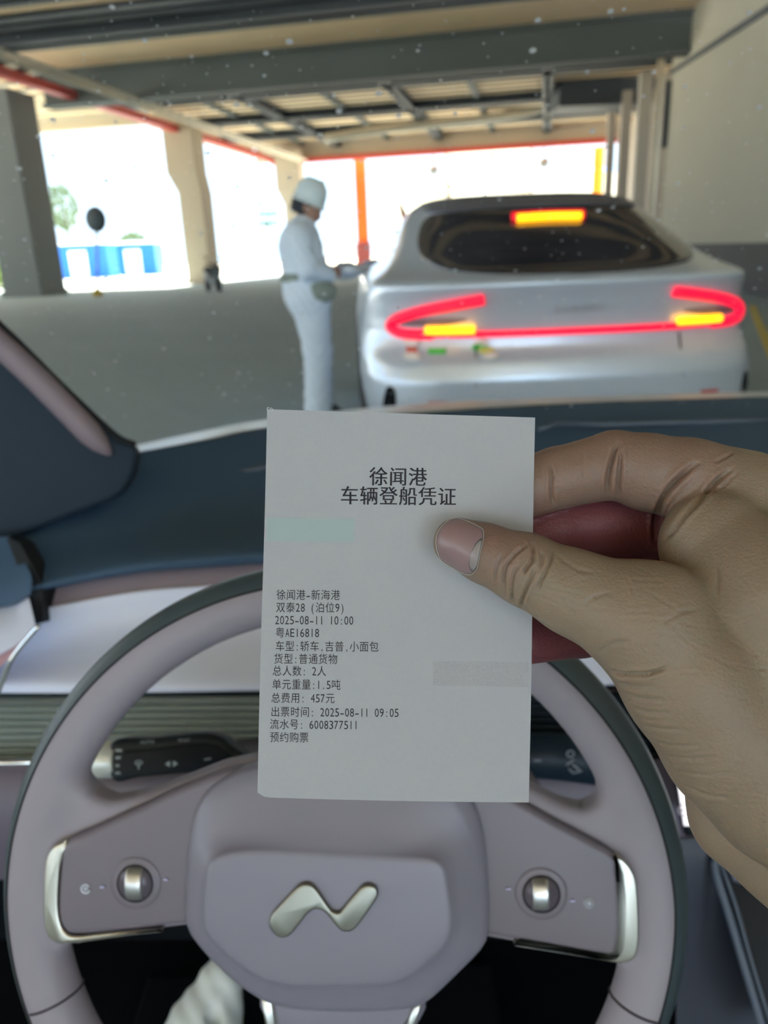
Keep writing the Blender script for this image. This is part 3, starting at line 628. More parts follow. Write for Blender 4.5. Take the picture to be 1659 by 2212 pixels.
# dark ribbed vent recess and ribs
strip([dc([1494] * 11, [.655] * 11), dc([1500] * 11, [.672] * 11), dc([1640] * 11, [.640] * 11), dc([1668] * 11, [.622] * 11)], 'vent_recess', mat('vent_shadow', (.018, .03, .035), .5), dash, n=2)
for k in range(9):
    y = 1512 + k * 15.0; Yk = .655 - k * .0031
    mb = MB(); P = [aty(x, y - (x - 300) * .006, Yk) for x in (-250, 0, 300, 600, 760)]
    mb.loft([[p + [0, a, b] for a, b in ((-.006, .0005), (-.004, .0008), (.004, .0007), (.006, 0), (.004, -.0005), (-.005, -.0004))] for p in P]); mb.go('vent_rib', ventm, dash, smooth=False)
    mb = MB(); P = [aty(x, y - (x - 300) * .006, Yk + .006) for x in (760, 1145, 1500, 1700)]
    mb.loft([[p + [0, a, b] for a, b in ((-.006, .0012), (-.004, .0019), (.004, .0017), (.006, 0), (.004, -.0012), (-.005, -.0008))] for p in P]); mb.go('vent_rib', mat('vent_rib_shade', (.022, .035, .05), .5), dash, smooth=False)  # right-hand ribs use a darker colour, their shade painted in
# defroster slot on the top pad
for c in (([(470, 1032, .955), (500, 1020, .96), (575, 1006, .965), (700, 992, .97)]), ([(1165, 925, 1.0), (1200, 912, 1.03), (1300, 914, 1.03), (1659, 905, 1.03), (1900, 905, .98)])):
    mb = MB(); mb.tube([aty(x, y, Y) + [0, 0, -.002] for x, y, Y in c], .004, 8); mb.go('defroster_slot', mat('slot_grey', (.06, .08, .11), .4), dash)
# dark instrument window at the right with small icons
strip([[(1100, 1585, .606), (1210, 1588, .606), (1400, 1600, .606)], [(1100, 1678, .586), (1210, 1686, .586), (1400, 1712, .586)]], 'instrument_panel', mat('instrument_black', (.012, .022, .034), .4, spec=.2), dash, n=1, solid=.004)
frI = Frame(aty(1240, 1640, .585), (1, 0, 0), (0, -1, .3)); mb = MB()
q = frI.px(1232, 1642); mb.tube([frI.w(q[0] + .003 * cos(t), q[1] + .006 + .003 * sin(t), .001) for t in np.linspace(0, 2 * pi, 16, endpoint=False)], .0006, 6, closed=True)
for a, b in (((1222, 1652), (1240, 1640)), ((1236, 1650), (1250, 1662)), ((1242, 1668), (1256, 1664)), ((1228, 1660), (1240, 1670))): mb.tube([frI.w(*frI.px(*a), .001), frI.w(*frI.px(*b), .001)], .0008, 6)
mb.go('panel_icon', mat('icon_grey', (.30, .33, .38), .6), dash)
mb = MB(); mb.tube([frI.w(*frI.px(1152, 1642), .001), frI.w(*frI.px(1168, 1642), .001)], .0009, 6); mb.go('panel_icon', mat('icon_grey', (0, 0, 0)), dash)
# lower part of the dashboard, steering column shroud and knee panel
strip([dc([1640] * 11, [.605] * 11), dc([1652] * 11, [.600] * 11), dc([1700] * 11, [.585] * 11), dc([1790] * 11, [.575] * 11), dc([1900] * 11, [.60] * 11)], 'lower_fascia', mat('plum_lower_trim', (.135, .115, .15), .5), dash, n=3)
mb = MB(); mb.tube([aty(-60, 1650, .60), aty(120, 1645, .602)], .0028, 8); mb.go('chrome_strip', chrome, dash)
strip([dc([1900] * 11, [.602] * 11), dc([1960] * 11, [.64] * 11), dc([2030] * 11, [.72] * 11)], 'knee_panel', matblack, dash, n=2)
fwl = MB(); fwl.box((.1, 1.02, .45), (1.8, .04, .6)); o = fwl.go('wall_front', matblack, smooth=False); tag(o, kind='structure')
# column shroud behind the wheel
frS = Frame(aty(740, 1800, .50), (1, 0, 0), (0, -cos(radians(22)), sin(radians(22))))
mb = MB(); P = smooth_closed([(200, 1690), (330, 1676), (480, 1664), (560, 1655), (900, 1655), (1150, 1690), (1160, 1760), (1050, 1900), (1000, 2050), (480, 2050), (430, 1900), (330, 1800), (215, 1770)], 4)
prism(mb, frS, frS.pxs(P), -.10, 0, .012); mb.go('column_shroud', mauve_pad, dash)
# ---- door corner beyond the dark gap
door = thing('door_1', aty(0, 1300, .66), kind='structure')
strip([[(-250, 1200, .74), (0, 1160, .745), (22, 1163, .745)], [(-250, 1290, .69), (0, 1262, .70), (66, 1238, .705)], [(-250, 1330, .68), (0, 1312, .69), (66, 1285, .695)]], 'door_top', dashblue, door, n=3)
strip([[(-250, 1332, .69), (0, 1313, .70), (62, 1290, .70)], [(-250, 1400, .66), (0, 1360, .665), (70, 1322, .675)], [(-250, 1480, .64), (0, 1412, .64), (77, 1352, .655)]], 'door_panel', lav, door, n=3)
strip([[(-200, 1500, .645), (0, 1414, .645), (78, 1354, .655)], [(-200, 1600, .63), (-10, 1450, .63), (60, 1375, .648)]], 'door_edge', mat('rose_trim', (.52, .30, .32), .4), door, n=2)
mb = MB(); mb.tube([aty(x, y, .625) for x, y in smooth_open([(84, 1352), (55, 1385), (25, 1425), (8, 1465), (-6, 1500)], 6)], .0022, 8); mb.go('chrome_edge', chrome, door)
mb = MB(); P = [(14, 1160, .735), (42, 1172, .735), (92, 1262, .695), (92, 1345, .66), (72, 1350, .66), (62, 1290, .70)]
prism(mb, Frame(aty(60, 1250, .71), (1, 0, 0), (0, -1, .35)), Frame(aty(60, 1250, .71), (1, 0, 0), (0, -1, .35)).pxs([(p[0], p[1]) for p in P]), -.03, 0); mb.go('shut_gap', darkgap, door, smooth=False)
# ---- left windscreen pillar
pil = thing('trim_1', aty(100, 900, .85), kind='structure')
frP = Frame(aty(200, 950, .82), (1, -.15, 0), (.25, -1, .25))
P = [(-500, 470), (-300, 500), (-120, 610), (0, 712), (60, 768), (120, 828), (180, 886), (225, 930), (255, 952), (292, 965), (297, 985), (290, 1020), (278, 1045), (262, 1066), (235, 1082), (130, 1122), (20, 1166), (-100, 1195), (-500, 1260)]
mb = MB(); prism(mb, frP, frP.pxs(P), -.05, 0, .006); mb.go('pillar_cover', mat('pillar_navy', (.020, .033, .050), .65, spec=.2, bump=.1, bscale=1500), pil)
mb = MB(); q = smooth_open([(-260, 500), (-60, 690), (60, 800), (140, 880), (205, 948), (240, 985)], 4); fw = [frP.w(*frP.px(x, y, .004), .004) for x, y in q]
mb.tube(fw, np.r_[np.full(len(fw) - 5, .0135), .012, .0105, .008, .0055, .002], 14); mb.go('pillar_padding', mat('pillar_mauve', (.22, .17, .19), .6), pil)
mb = MB(); q = smooth_open([(-320, 470), (-120, 600), (0, 706), (60, 764), (120, 824), (180, 882), (228, 926), (258, 950), (292, 964)], 4)
mb.tube([frP.w(*frP.px(x, y, -.01), -.01) for x, y in q], .0052, 10); mb.go('window_seal', darkgap, pil)
# ---- windscreen glass with dust and specks
wsm = bpy.data.materials.new('windscreen_glass'); wsm.use_nodes = True; nt = wsm.node_tree; nt.nodes.remove(nt.nodes['Principled BSDF']); out = nt.nodes['Material Output']
def N(t, **k):
    n = nt.nodes.new(t)
    for a, b in k.items(): n.inputs[a].default_value = b
    return n
tr = N('ShaderNodeBsdfTransparent'); tr.inputs[0].default_value = (.97, .99, .985, 1)
gls = N('ShaderNodeBsdfGlossy'); gls.inputs['Roughness'].default_value = .02
dif = N('ShaderNodeBsdfTranslucent'); dif.inputs[0].default_value = (.9, .95, 1, 1); dif2 = N('ShaderNodeBsdfDiffuse'); dif2.inputs[0].default_value = (.9, .95, 1, 1)
ad = N('ShaderNodeMixShader'); nt.links.new(dif.outputs[0], ad.inputs[1]); nt.links.new(dif2.outputs[0], ad.inputs[2])
m1 = N('ShaderNodeMixShader'); m1.inputs[0].default_value = .03; nt.links.new(tr.outputs[0], m1.inputs[1]); nt.links.new(gls.outputs[0], m1.inputs[2])
tc = N('ShaderNodeTexCoord'); 
def speck(scale, rad, keep):
    v = N('ShaderNodeTexVoronoi', Scale=scale); nt.links.new(tc.outputs['Object'], v.inputs['Vector'])
    sep = N('ShaderNodeSeparateColor'); nt.links.new(v.outputs['Color'], sep.inputs[0])
    r = N('ShaderNodeMath'); r.operation = 'MULTIPLY'; r.inputs[1].default_value = rad; nt.links.new(sep.outputs[0], r.inputs[0])
    a = N('ShaderNodeMath'); a.operation = 'LESS_THAN'; nt.links.new(v.outputs['Distance'], a.inputs[0]); nt.links.new(r.outputs[0], a.inputs[1])
    b = N('ShaderNodeMath'); b.operation = 'LESS_THAN'; b.inputs[1].default_value = keep; nt.links.new(sep.outputs[1], b.inputs[0])
    c = N('ShaderNodeMath'); c.operation = 'MULTIPLY'; nt.links.new(a.outputs[0], c.inputs[0]); nt.links.new(b.outputs[0], c.inputs[1]); return c
s1 = speck(62, .17, .75); s2 = speck(170, .16, .6)
mxx = N('ShaderNodeMath'); mxx.operation = 'MAXIMUM'; nt.links.new(s1.outputs[0], mxx.inputs[0]); nt.links.new(s2.outputs[0], mxx.inputs[1])
ns = N('ShaderNodeTexNoise', Scale=6.0, Detail=5.0, Distortion=1.5); nt.links.new(tc.outputs['Object'], ns.inputs['Vector'])
mr = N('ShaderNodeMapRange'); mr.inputs['From Min'].default_value = .35; mr.inputs['From Max'].default_value = .8; mr.inputs['To Min'].default_value = .012; mr.inputs['To Max'].default_value = .05; nt.links.new(ns.outputs[0], mr.inputs[0])
mu = N('ShaderNodeMath'); mu.operation = 'MULTIPLY'; mu.inputs[1].default_value = .85; nt.links.new(mxx.outputs[0], mu.inputs[0])
ma = N('ShaderNodeMath'); ma.operation = 'ADD'; nt.links.new(mu.outputs[0], ma.inputs[0]); nt.links.new(mr.outputs[0], ma.inputs[1])
m2 = N('ShaderNodeMixShader'); nt.links.new(ma.outputs[0], m2.inputs[0]); nt.links.new(m1.outputs[0], m2.inputs[1]); nt.links.new(ad.outputs[0], m2.inputs[2]); nt.links.new(m2.outputs[0], out.inputs[0])
gv = []; 
for j, (Y, z) in enumerate(((1.17, .955), (1.0, 1.085), (.83, 1.21), (.66, 1.33), (.50, 1.42), (.34, 1.49))):
    gv.append([np.array([x, Y - .10 * (x / .7) ** 2 * (1 - j * .08), z + .0 * x]) for x in np.linspace(-.80, .95, 20)])
mb = MB(); mb.loft(gv, cap=False, open_ring=True); ws = mb.go('window_1', wsm); tag(ws, kind='structure')
# ---- centre screen, console
scr = thing('centre_screen', aty(1560, 1680, .54), 'lit white centre touchscreen peeking out behind the wrist', 'screen')
frC = Frame(aty(1480, 1740, .54), (1, .05, 0), (0, -1, .35))
mb = MB(); prism(mb, frC, frC.pxs([(1432, 1500), (1900, 1500), (1905, 1808), (1484, 1808)]), -.012, 0, .003); mb.go('bezel', black, scr)
scm = mat('lit_screen', (.8, .8, .8), .3, emit=(.95, .90, .95), es=.95); mb = MB(); prism(mb, frC, frC.pxs([(1436, 1510), (1890, 1510), (1892, 1787), (1478, 1784)], .0012), 0.0002, .0012); mb.go('display', scm, scr, smooth=False)
mb = MB(); c = frC.px(1475, 1748); mb.tube([frC.w(c[0] + .0045 * cos(t), c[1] + .0045 * sin(t), .002) for t in np.linspace(0, 2 * pi, 20, endpoint=False)], .0006, 6, closed=True); mb.tube([frC.w(c[0] - .002, c[1], .002), frC.w(c[0] + .002, c[1], .002)], .0006, 6); mb.go('display_icon', mat('icon_pink', (.62, .52, .60), .6), scr)
con = thing('centre_console', aty(1600, 2050, .55), 'dark centre console with a grey-edged glossy tray at the lower right', 'console')
strip([[(1450, 1812, .575), (1659, 1808, .575), (2000, 1800, .575)], [(1455, 1870, .565), (1659, 1870, .565), (2000, 1870, .565)], [(1460, 2050, .545), (1659, 2050, .56), (2000, 2050, .56)], [(1460, 2400, .50), (1659, 2400, .50), (2000, 2400, .50)]], 'console_body', mat('console_navy', (.030, .034, .052), .5), con, n=2)
frT = Frame(aty(1600, 2050, .525), (1, 0, 0), (0, -.75, .55)); mb = MB()
prism(mb, frT, frT.pxs([(1565, 1880), (1900, 1860), (1900, 2300), (1680, 2300), (1640, 2150), (1600, 2020)]), -.02, .006, .004); mb.go('tray', mat('tray_black', (.006, .008, .012), .5, spec=.2), con)
mb = MB(); mb.tube([frT.w(*frT.px(x, y, .009), .009) for x, y in smooth_open([(1560, 1840), (1545, 1858), (1548, 1890), (1570, 1960), (1600, 2060), (1630, 2160), (1660, 2260)], 5)], .0035, 10); mb.go('tray_edge', mat('tray_edge_grey', (.09, .115, .16), .5), con)
mb = MB(); mb.tube([frT.w(*frT.px(x, y, .005), .005) for x, y in smooth_open([(1552, 1850), (1590, 1960), (1618, 2060), (1648, 2160), (1680, 2260)], 5)], .0020, 10); mb.go('tray_edge', mat('tray_edge_grey', (0, 0, 0)), con)
mb = MB(); prism(mb, frT, frT.pxs([(1575, 1876), (1900, 1860), (1900, 1945), (1680, 1935), (1588, 1905)], .012), .006, .012, .003); mb.go('tray_lid', mat('tray_lid_grey', (.16, .16, .22), .35), con)
# ---- footwell and the driver's foot
fw = MB(); fw.box((0.1, .62, .18), (1.7, 1.1, .04)); o = fw.go('floor_2', matblack, smooth=False); tag(o, kind='structure')
fm = MB(); fm.box((-.12, .60, .21), (.5, .5, .015)); o = fm.go('floor_mat', mat('floor_mat_dark', (.004, .006, .008), .95, spec=.1, bump=.5, bscale=300), smooth=False, bevel=.005); tag(o, 'dark floor mat in the footwell below the steering wheel', 'floor mat')
d0 = 1.02
def s_shoe(P):
    g = lambda x, y, d: dep(x, y, d)
    d = sd_cone(P, g(478, 2120, d0), g(440, 2230, d0 - .02), .030, .045); d = smin(d, sd_cone(P, g(440, 2230, d0 - .02), g(430, 2420, d0 - .03), .047, .045), .02)
    sl = sd_cone(P, g(476, 2130, d0 - .035), g(462, 2200, d0 - .050), .006, .012); d = np.maximum(d, -sl)
    d = np.maximum(d, -(sd_cone(P, g(450, 2300, d0 - .07), g(440, 2400, d0 - .08), .028, .035)))
    d = d + .0012 * np.sin(70 * (P[..., 0] * 3 + P[..., 1] * 2 + P[..., 2])) ; return d
_pc = dep(450, 2250, d0); V, Q = surface_net(s_shoe, _pc - .17, _pc + .17, .004)
shoe = thing('slip_on_shoe', _pc, 'pale grey slip-on shoe of the driver seen below the steering wheel', 'shoe'); mk_fast('shoe_upper', relax(V, Q, 2), Q, mat('pale_shoe', (.68, .72, .70), .85, bump=.3, bscale=600), shoe)
# ---- indicator stalk
stk = thing('indicator_stalk', aty(350, 1640, .50), 'black indicator stalk with a ribbed silver end knob, left of the ticket', 'stalk')
frK = Frame(aty(340, 1640, .49), (1, 0, 0), (0, -cos(radians(30)), sin(radians(30))))
P = smooth_closed([(238, 1604), (330, 1594), (433, 1584), (476, 1592), (500, 1612), (540, 1640), (560, 1668), (480, 1672), (389, 1673), (300, 1680), (240, 1686)], 5)
mb = MB(); prism(mb, frK, frK.pxs(P), -.024, 0, .005); mb.go('stalk_body', mat('stalk_black', (.012, .018, .022), .45, spec=.3), stk)
mb = MB(); P = smooth_closed([(262, 1632), (275, 1622), (330, 1618), (440, 1606), (478, 1618), (500, 1640), (480, 1662), (389, 1668), (275, 1676), (258, 1660)], 5); prism(mb, frK, frK.pxs(P, .001), -.001, .0012, .0008); mb.go('stalk_face', mat('stalk_face_black', (.006, .008, .012), .45, spec=.2), stk)
a, b = frK.px(182, 1645), frK.px(243, 1645); rk = np.linalg.norm(frK.px(215, 1604) - frK.px(215, 1687)) / 2
mb = MB(); n = 80; cc = frK.w(a[0], a[1], -.012); X_ = frK.e1; rg = []
for h, r in ((0, .55), (.0008, .86), (.003, .95), (.006, .99), (b[0] - a[0] - .001, 1.0), (b[0] - a[0], .97)): rg.append([cc + X_ * h + rk * r * (1 + .018 * (k % 2)) * (cos(2 * pi * k / n) * frK.e2 + sin(2 * pi * k / n) * frK.n) for k in range(n)])
mb.loft(rg); mb.go('end_knob', mat('knob_silver', (.85, .88, .84), .35, .4), stk)
mb = MB(); 
for x, y, w_, hh in ((256, 1621, 14, 4), (256, 1637, 14, 4), (256, 1654, 14, 3), (256, 1670, 14, 3)): 
    Pq = [(x - w_ / 2, y - hh / 2), (x + w_ / 2, y - hh / 2), (x + w_ / 2, y + hh / 2), (x - w_ / 2, y + hh / 2)]; prism(mb, frK, frK.pxs(Pq, .0008), .0, .0008)
mb.go('marks', mat('mark_grey', (.42, .48, .52), .6), stk, smooth=False)
mb = MB(); pl = lambda u, v: frK.w(u, v, .0014); sc_ = .30 * 1e-3
def pxu(frm, x, y, h=0): return frm.px(x, y, h)
q = pxu(frK, 360, 1650); 
for s in (-1, 1):
    mb.add([frK.w(q[0] + (.0045 + s * .0006) , q[1], .0014)] and [frK.w(q[0] + .004 + s * .0012, q[1] + .0022, .0014), frK.w(q[0] + .004 + s * .0012, q[1] - .0022, .0014), frK.w(q[0] + .004 + s * .0048, q[1], .0014)], [(0, 1, 2)])
q = pxu(frK, 301, 1652); mb.tube([frK.w(q[0] + .0026 * cos(t), q[1] + .0016 + .0014 * sin(t), .0014) for t in np.linspace(0, 2 * pi, 14, endpoint=False)], .0004, 5, closed=True); mb.tube([frK.w(q[0], q[1] + .0016, .0014), frK.w(q[0], q[1] - .003, .0014)], .0005, 5)
q = pxu(frK, 448, 1640); mb.tube([frK.w(q[0] - .002, q[1], .0014), frK.w(q[0] + .003, q[1] + .0006, .0014)], .0005, 5)
q = pxu(frK, 303, 1606); write(mb, lambda u, v: frK.w(u, v, .0006), 'AUTO', q[0], q[1] - .0005, .0027, .0032)
q = pxu(frK, 386, 1600); write(mb, lambda u, v: frK.w(u, v, .0006), 'MIST', q[0], q[1] - .001, .0022, .0028)
mb.go('icons', mat('icon_soft', (.40, .46, .50), .6), stk, smooth=False)
# ---------------------------------------------------------------- steering wheel
k_ = .931; _t = radians(20); _y = radians(-4)
WN = np.array([sin(_y) * cos(_t), -cos(_y) * cos(_t), sin(_t)]); WE1 = np.cross([0, 0, 1], WN); WE1 = nrm(WE1 if WE1[0] > 0 else -WE1); WE2 = np.cross(WN, WE1)
WO = CAM + ray(750, 1880) * .45 * k_ + WE1 * (-.00389 * k_) + WE2 * (-.01291 * k_)
FW = Frame(WO, WE1, WN); RW = .185
wheel = thing('steering_wheel', WO, 'mauve two-tone steering wheel with silver accents and a metal wave emblem', 'steering wheel')
def rim_sec(th, phis, a=.0158, b=.014, rr=RW - .0158, grow=0., off=0.):
    sv = .972 if sin(th) > 0 else 1.0
    return [FW.w((rr + (a + grow) * cos(p)) * cos(th) * 1.004 - .0022, (rr + (a + grow) * cos(p)) * sin(th) * sv, (b + grow) * sin(p) + off) for p in phis]
ths = np.linspace(0, 2 * pi, 240, endpoint=False)
split = lambda t: radians(50 + 20 * max(0, sin(t)) + 16 * max(0, cos(t)))
m = MB(); m.loft([rim_sec(t, np.linspace(radians(-118), split(t), 22), grow=.0004) for t in ths], cap=False, loop=True, open_ring=True); m.go('rim_outer', rimdark, wheel)
m = MB(); m.tube([rim_sec(t, [split(t)], grow=.0003)[0] for t in ths], .0006, 6, closed=True); m.go('rim_seam', darkgap, wheel)
def poly_sd(U, Vv, Q):
    d = np.full(U.shape, 1e9); ins = np.zeros(U.shape, bool)
    for k in range(len(Q)):
        a, b = Q[k - 1], Q[k]; e = b - a; t = np.clip(((U - a[0]) * e[0] + (Vv - a[1]) * e[1]) / (e @ e + 1e-12), 0, 1)
        d = np.minimum(d, np.hypot(U - a[0] - t * e[0], Vv - a[1] - t * e[1]))
        if a[1] != b[1]: ins ^= ((a[1] > Vv) != (b[1] > Vv)) & (U < (b[0] - a[0]) * (Vv - a[1]) / (b[1] - a[1]) + a[0])
    return np.where(ins, -d, d)
def onrim(x, y, h=.012): u, v = FW.px(x, y, h); return atan2(v, u)
for (x, y) in ((150, 2165), (1350, 2180)):
    th = onrim(x, y); m = MB(); m.tube(rim_sec(th, np.linspace(radians(60), radians(240), 24), grow=.0002), .0007, 6); m.go('leather_seam', mat('seam_dark', (.05, .04, .05), .8), wheel)
def outl(P, h=0., n=5, sm=True): Q = FW.pxs(P, h); return smooth_closed(Q, n) if sm else Q
HP = .0165
# spokes: light leather root, darker button pad, silver bracket
LS = [(90, 1720), (140, 1690), (184, 1700), (200, 1718), (235, 1731), (290, 1722), (345, 1705), (410, 1680), (474, 1655), (560, 1636), (600, 1700), (600, 1900), (560, 1990), (404, 2003), (300, 2016), (200, 2032), (170, 2045), (130, 2040), (90, 2000), (76, 1900)]
RS = [(1372, 1735), (1345, 1705), (1316, 1705), (1300, 1730), (1262, 1748), (1215, 1736), (1140, 1698), (1040, 1650), (960, 1640), (900, 1700), (900, 1950), (960, 2012), (1060, 2030), (1200, 2056), (1308, 2076), (1350, 2080), (1378, 2030), (1392, 1900)]
LSq, RSq = FW.pxs(LS, .008), FW.pxs(RS, .008)
def wheel_sd(P):
    U, Vv, H = P[..., 0], P[..., 1], P[..., 2]
    u2 = (U + .0022) / 1.004; v2 = np.where(Vv > 0, Vv / .972, Vv); r = np.hypot(u2, v2) - (RW - .0158)
    k0 = np.hypot(r / .0158, H / .014); k1 = np.hypot(r / .0158 ** 2, H / .014 ** 2) + 1e-9; d = k0 * (k0 - 1) / k1
    for q in (LSq, RSq):
        s2 = poly_sd(U[:, :, :1], Vv[:, :, :1], q) + .006; s2 = np.broadcast_to(s2, U.shape); hh = np.abs(H + .001) - .0045
        e = np.minimum(np.maximum(s2, hh), 0) + np.hypot(np.maximum(s2, 0), np.maximum(hh, 0)) - .006
        d = smin(d, e, .009)
    return d
V, Q = surface_net(wheel_sd, (-.20, -.20, -.022), (.20, .20, .022), .0016); V = relax(V, Q, 3)
V = np.array(FW.o) + V[:, :1] * FW.e1 + V[:, 1:2] * FW.e2 + V[:, 2:] * FW.n
mk_fast('rim_grip', V, Q, mauve, wheel)
LP = [(138, 1822), (200, 1790), (300, 1744), (396, 1700), (520, 1660), (600, 1700), (600, 1960), (500, 1992), (404, 1999), (260, 2014), (160, 2022), (134, 2008), (125, 1985), (123, 1949), (127, 1880)]
m = MB(); prism(m, FW, outl(LP, HP, 6), -.004, HP, .004, 5); padL = m.go('button_pad', mauve_pad, wheel)
RP = [(1330, 1849), (1270, 1812), (1200, 1775), (1100, 1720), (980, 1670), (900, 1700), (900, 1950), (980, 2010), (1060, 2025), (1180, 2046), (1290, 2066), (1322, 2068), (1338, 2050), (1345, 2010), (1344, 1950), (1339, 1890)]
m = MB(); prism(m, FW, outl(RP, HP, 6), -.004, HP, .004, 5); padR = m.go('button_pad', mauve_pad, wheel)
LB = [(146, 1815), (118, 1828), (101, 1852), (94, 1893), (92, 1968), (98, 2014), (116, 2036), (146, 2040), (200, 2034), (270, 2024), (340, 2014), (340, 2008), (230, 2016), (165, 2023), (140, 2014), (128, 1990), (124, 1949), (128, 1880), (136, 1845)]
m = MB(); prism(m, FW, FW.pxs(smooth_open(LB, 3), .016), -.002, .016, .0012); m.go('silver_bracket', champ, wheel)
RB = [(1326, 1846), (1350, 1860), (1368, 1884), (1377, 1916), (1381, 1996), (1379, 2048), (1368, 2074), (1340, 2082), (1290, 2074), (1200, 2058), (1120, 2044), (1120, 2038), (1220, 2054), (1310, 2069), (1334, 2062), (1345, 2030), (1347, 1950), (1342, 1890)]
m = MB(); prism(m, FW, FW.pxs(smooth_open(RB, 3), .016), -.002, .016, .0012); m.go('silver_bracket', champ, wheel)
# scroll wheels in round wells
for pad, (x, y), dx, dark in ((padL, (293, 1907), 0, 0), (padR, (1169, 1930), -.0006, 1)):
    u, v = FW.px(x, y, HP); c = FW.w(u, v, HP); R_ = 39.5 / F * (proj(c)[2])
    m = MB(); m.lathe(c, WN, [(R_ * 1.45, -.0005), (R_ * 1.40, .0006), (R_ * 1.2, .0002), (R_ * 1.03, .0007), (R_ * 1.0, .0009)], 48); m.go('well_ring', mauve_pad, pad)
    m = MB(); m.lathe(c, WN, [(R_ * 1.02, .0002), (R_ * 1.02, .0011), (R_ * .93, .0011), (R_ * .93, .0002)], 48); m.go('well_edge', darkgap, pad)
    m = MB(); m.lathe(c, WN, [(R_ * .92, -.001), (R_ * .92, .0012), (R_ * .1, .0016), (.0001, .0016)], 40); m.go('well_disc', mat('well_plum', (.11, .09, .11), .3), pad)
    m = MB(); rg = []; nn = 60; hw_ = R_ * .44; Rr = R_ * .98
    for a in np.linspace(-hw_, hw_, 13):
        s_ = 1 - .06 * (abs(a) / hw_) ** 4
        rg.append([c + FW.e1 * (a + dx) + Rr * s_ * (1 + .010 * ((k + int(round(a * 3000))) % 2)) * (cos(2 * pi * k / nn) * FW.e2 + sin(2 * pi * k / nn) * FW.n * .75) - FW.n * .002 for k in range(nn)])
    m.loft(rg); m.go('scroll_wheel', mat('knurled_metal', (.62, .61, .60), .35, 1.0), pad)
def dash_icon(pad, x, y, name='icon_mark'):
    u, v = FW.px(x, y, HP); m = MB(); m.tube([FW.w(u - .0012, v, HP + .0004), FW.w(u + .0012, v + .00003, HP + .0004)], .0006, 8); m.go(name, mat('icon_lilac', (.50, .48, .72), .5), pad)
for x, y in ((222, 1915), (359, 1899)): dash_icon(padL, x, y)
for x, y in ((1098, 1919), (1236, 1945)): dash_icon(padR, x, y)
u, v = FW.px(186, 1919, HP); m = MB()
m.tube([FW.w(u + .0023 * cos(t), v + .0023 * sin(t), HP + .0004) for t in np.linspace(.5, 2 * pi - .3, 20)], .0005, 6); m.tube([FW.w(u - .0009, v, HP + .0004), FW.w(u + .0006, v, HP + .0004)], .0004, 6); m.tube([FW.w(u + .0010 * cos(t), v + .0010 * sin(t), HP + .0004) for t in np.linspace(0, 2 * pi, 12, endpoint=False)], .0003, 6, closed=True); m.go('assist_icon', mat('icon_bright', (.62, .64, .70), .5), padL)
u, v = FW.px(1273, 1951, HP); m = MB()
m.lathe(FW.w(u, v, HP - .0002), WN, [(.0031, 0), (.0031, .0004), (.0001, .0004)], 24); m.go('star_button', mat('button_grey', (.30, .30, .33), .5), padR)
m = MB(); m.tube([FW.w(u + .0009 * cos(t), v + .0009 * sin(t), HP + .0004) for t in (0, pi)], .0003, 5); m.tube([FW.w(u + .0009 * cos(t), v + .0009 * sin(t), HP + .0004) for t in (pi / 2, -pi / 2)], .0003, 5); m.go('star_icon', iconm, padR)
# hub: airbag cover with a raised centre
A = [(397, 1974), (398, 1930), (400, 1883), (407, 1815), (418, 1761), (438, 1720), (467, 1692), (520, 1664), (600, 1648), (720, 1640), (860, 1646), (960, 1668), (1005, 1705), (1024, 1734), (1038, 1770), (1047, 1810), (1053, 1861), (1057, 1951), (1057, 1995), (1053, 2033), (1035, 2060), (983, 2112), (948, 2146), (920, 2168), (885, 2180), (757, 2186), (640, 2181), (590, 2170), (562, 2159), (508, 2123), (454, 2073), (413, 2024), (401, 2000)]
B = [(440, 1969), (447, 1892), (455, 1865), (477, 1847), (520, 1838), (576, 1836), (700, 1841), (802, 1847), (900, 1852), (933, 1856), (954, 1868), (963, 1890), (974, 1969), (973, 2010), (962, 2040), (915, 2085), (880, 2110), (838, 2125), (720, 2130), (621, 2128), (590, 2122), (555, 2108), (499, 2069), (449, 2019), (441, 1995)]
def polar(P, h, n=96):
    Q = smooth_closed(FW.pxs(P, h), 6); c = FW.px(715, 1960, h); a = np.unwrap(np.arctan2(Q[:, 1] - c[1], Q[:, 0] - c[0])); r = np.hypot(*(Q - c).T)
    a = a % (2 * pi); o = np.argsort(a); a, r = a[o], r[o]; t = np.linspace(0, 2 * pi, n, endpoint=False); rr = np.interp(t, np.r_[a - 2 * pi, a, a + 2 * pi], np.r_[r, r, r]); return np.stack([np.cos(t), np.sin(t)], 1), rr, c
dA, rA, cA = polar(A, .020); dB, rB, cB = polar(B, .036)
def ringAt(cc, dd, rr, h): h = h + .006; return [FW.w(cc[0] + dd[i, 0] * rr[i], cc[1] + dd[i, 1] * rr[i], h) for i in range(len(rr))]
mixr = lambda s: (cA * (1 - s) + cB * s, rA * (1 - s) + rB * s)
rg = [ringAt(cA, dA, rA, -.006), ringAt(cA, dA, rA * 1.0, .010), ringAt(cA, dA, rA * .993, .0135), ringAt(cA, dA, rA * .975, .0160)]
for s, h in ((.2, .0185), (.45, .0215), (.7, .0245), (.88, .0272), (.96, .0288), (1.0, .0297)): c, r = mixr(s); rg.append(ringAt(c, dA, r * (1 if s > .3 else .985), h))
for s, h in ((.97, .0303), (.9, .0306), (.7, .0311), (.4, .0316), (.15, .0318), (.02, .0318)): rg.append(ringAt(cB, dB, rB * s, h))
m = MB(); m.loft(rg); m.go('airbag_cover', mauve_hub, wheel)
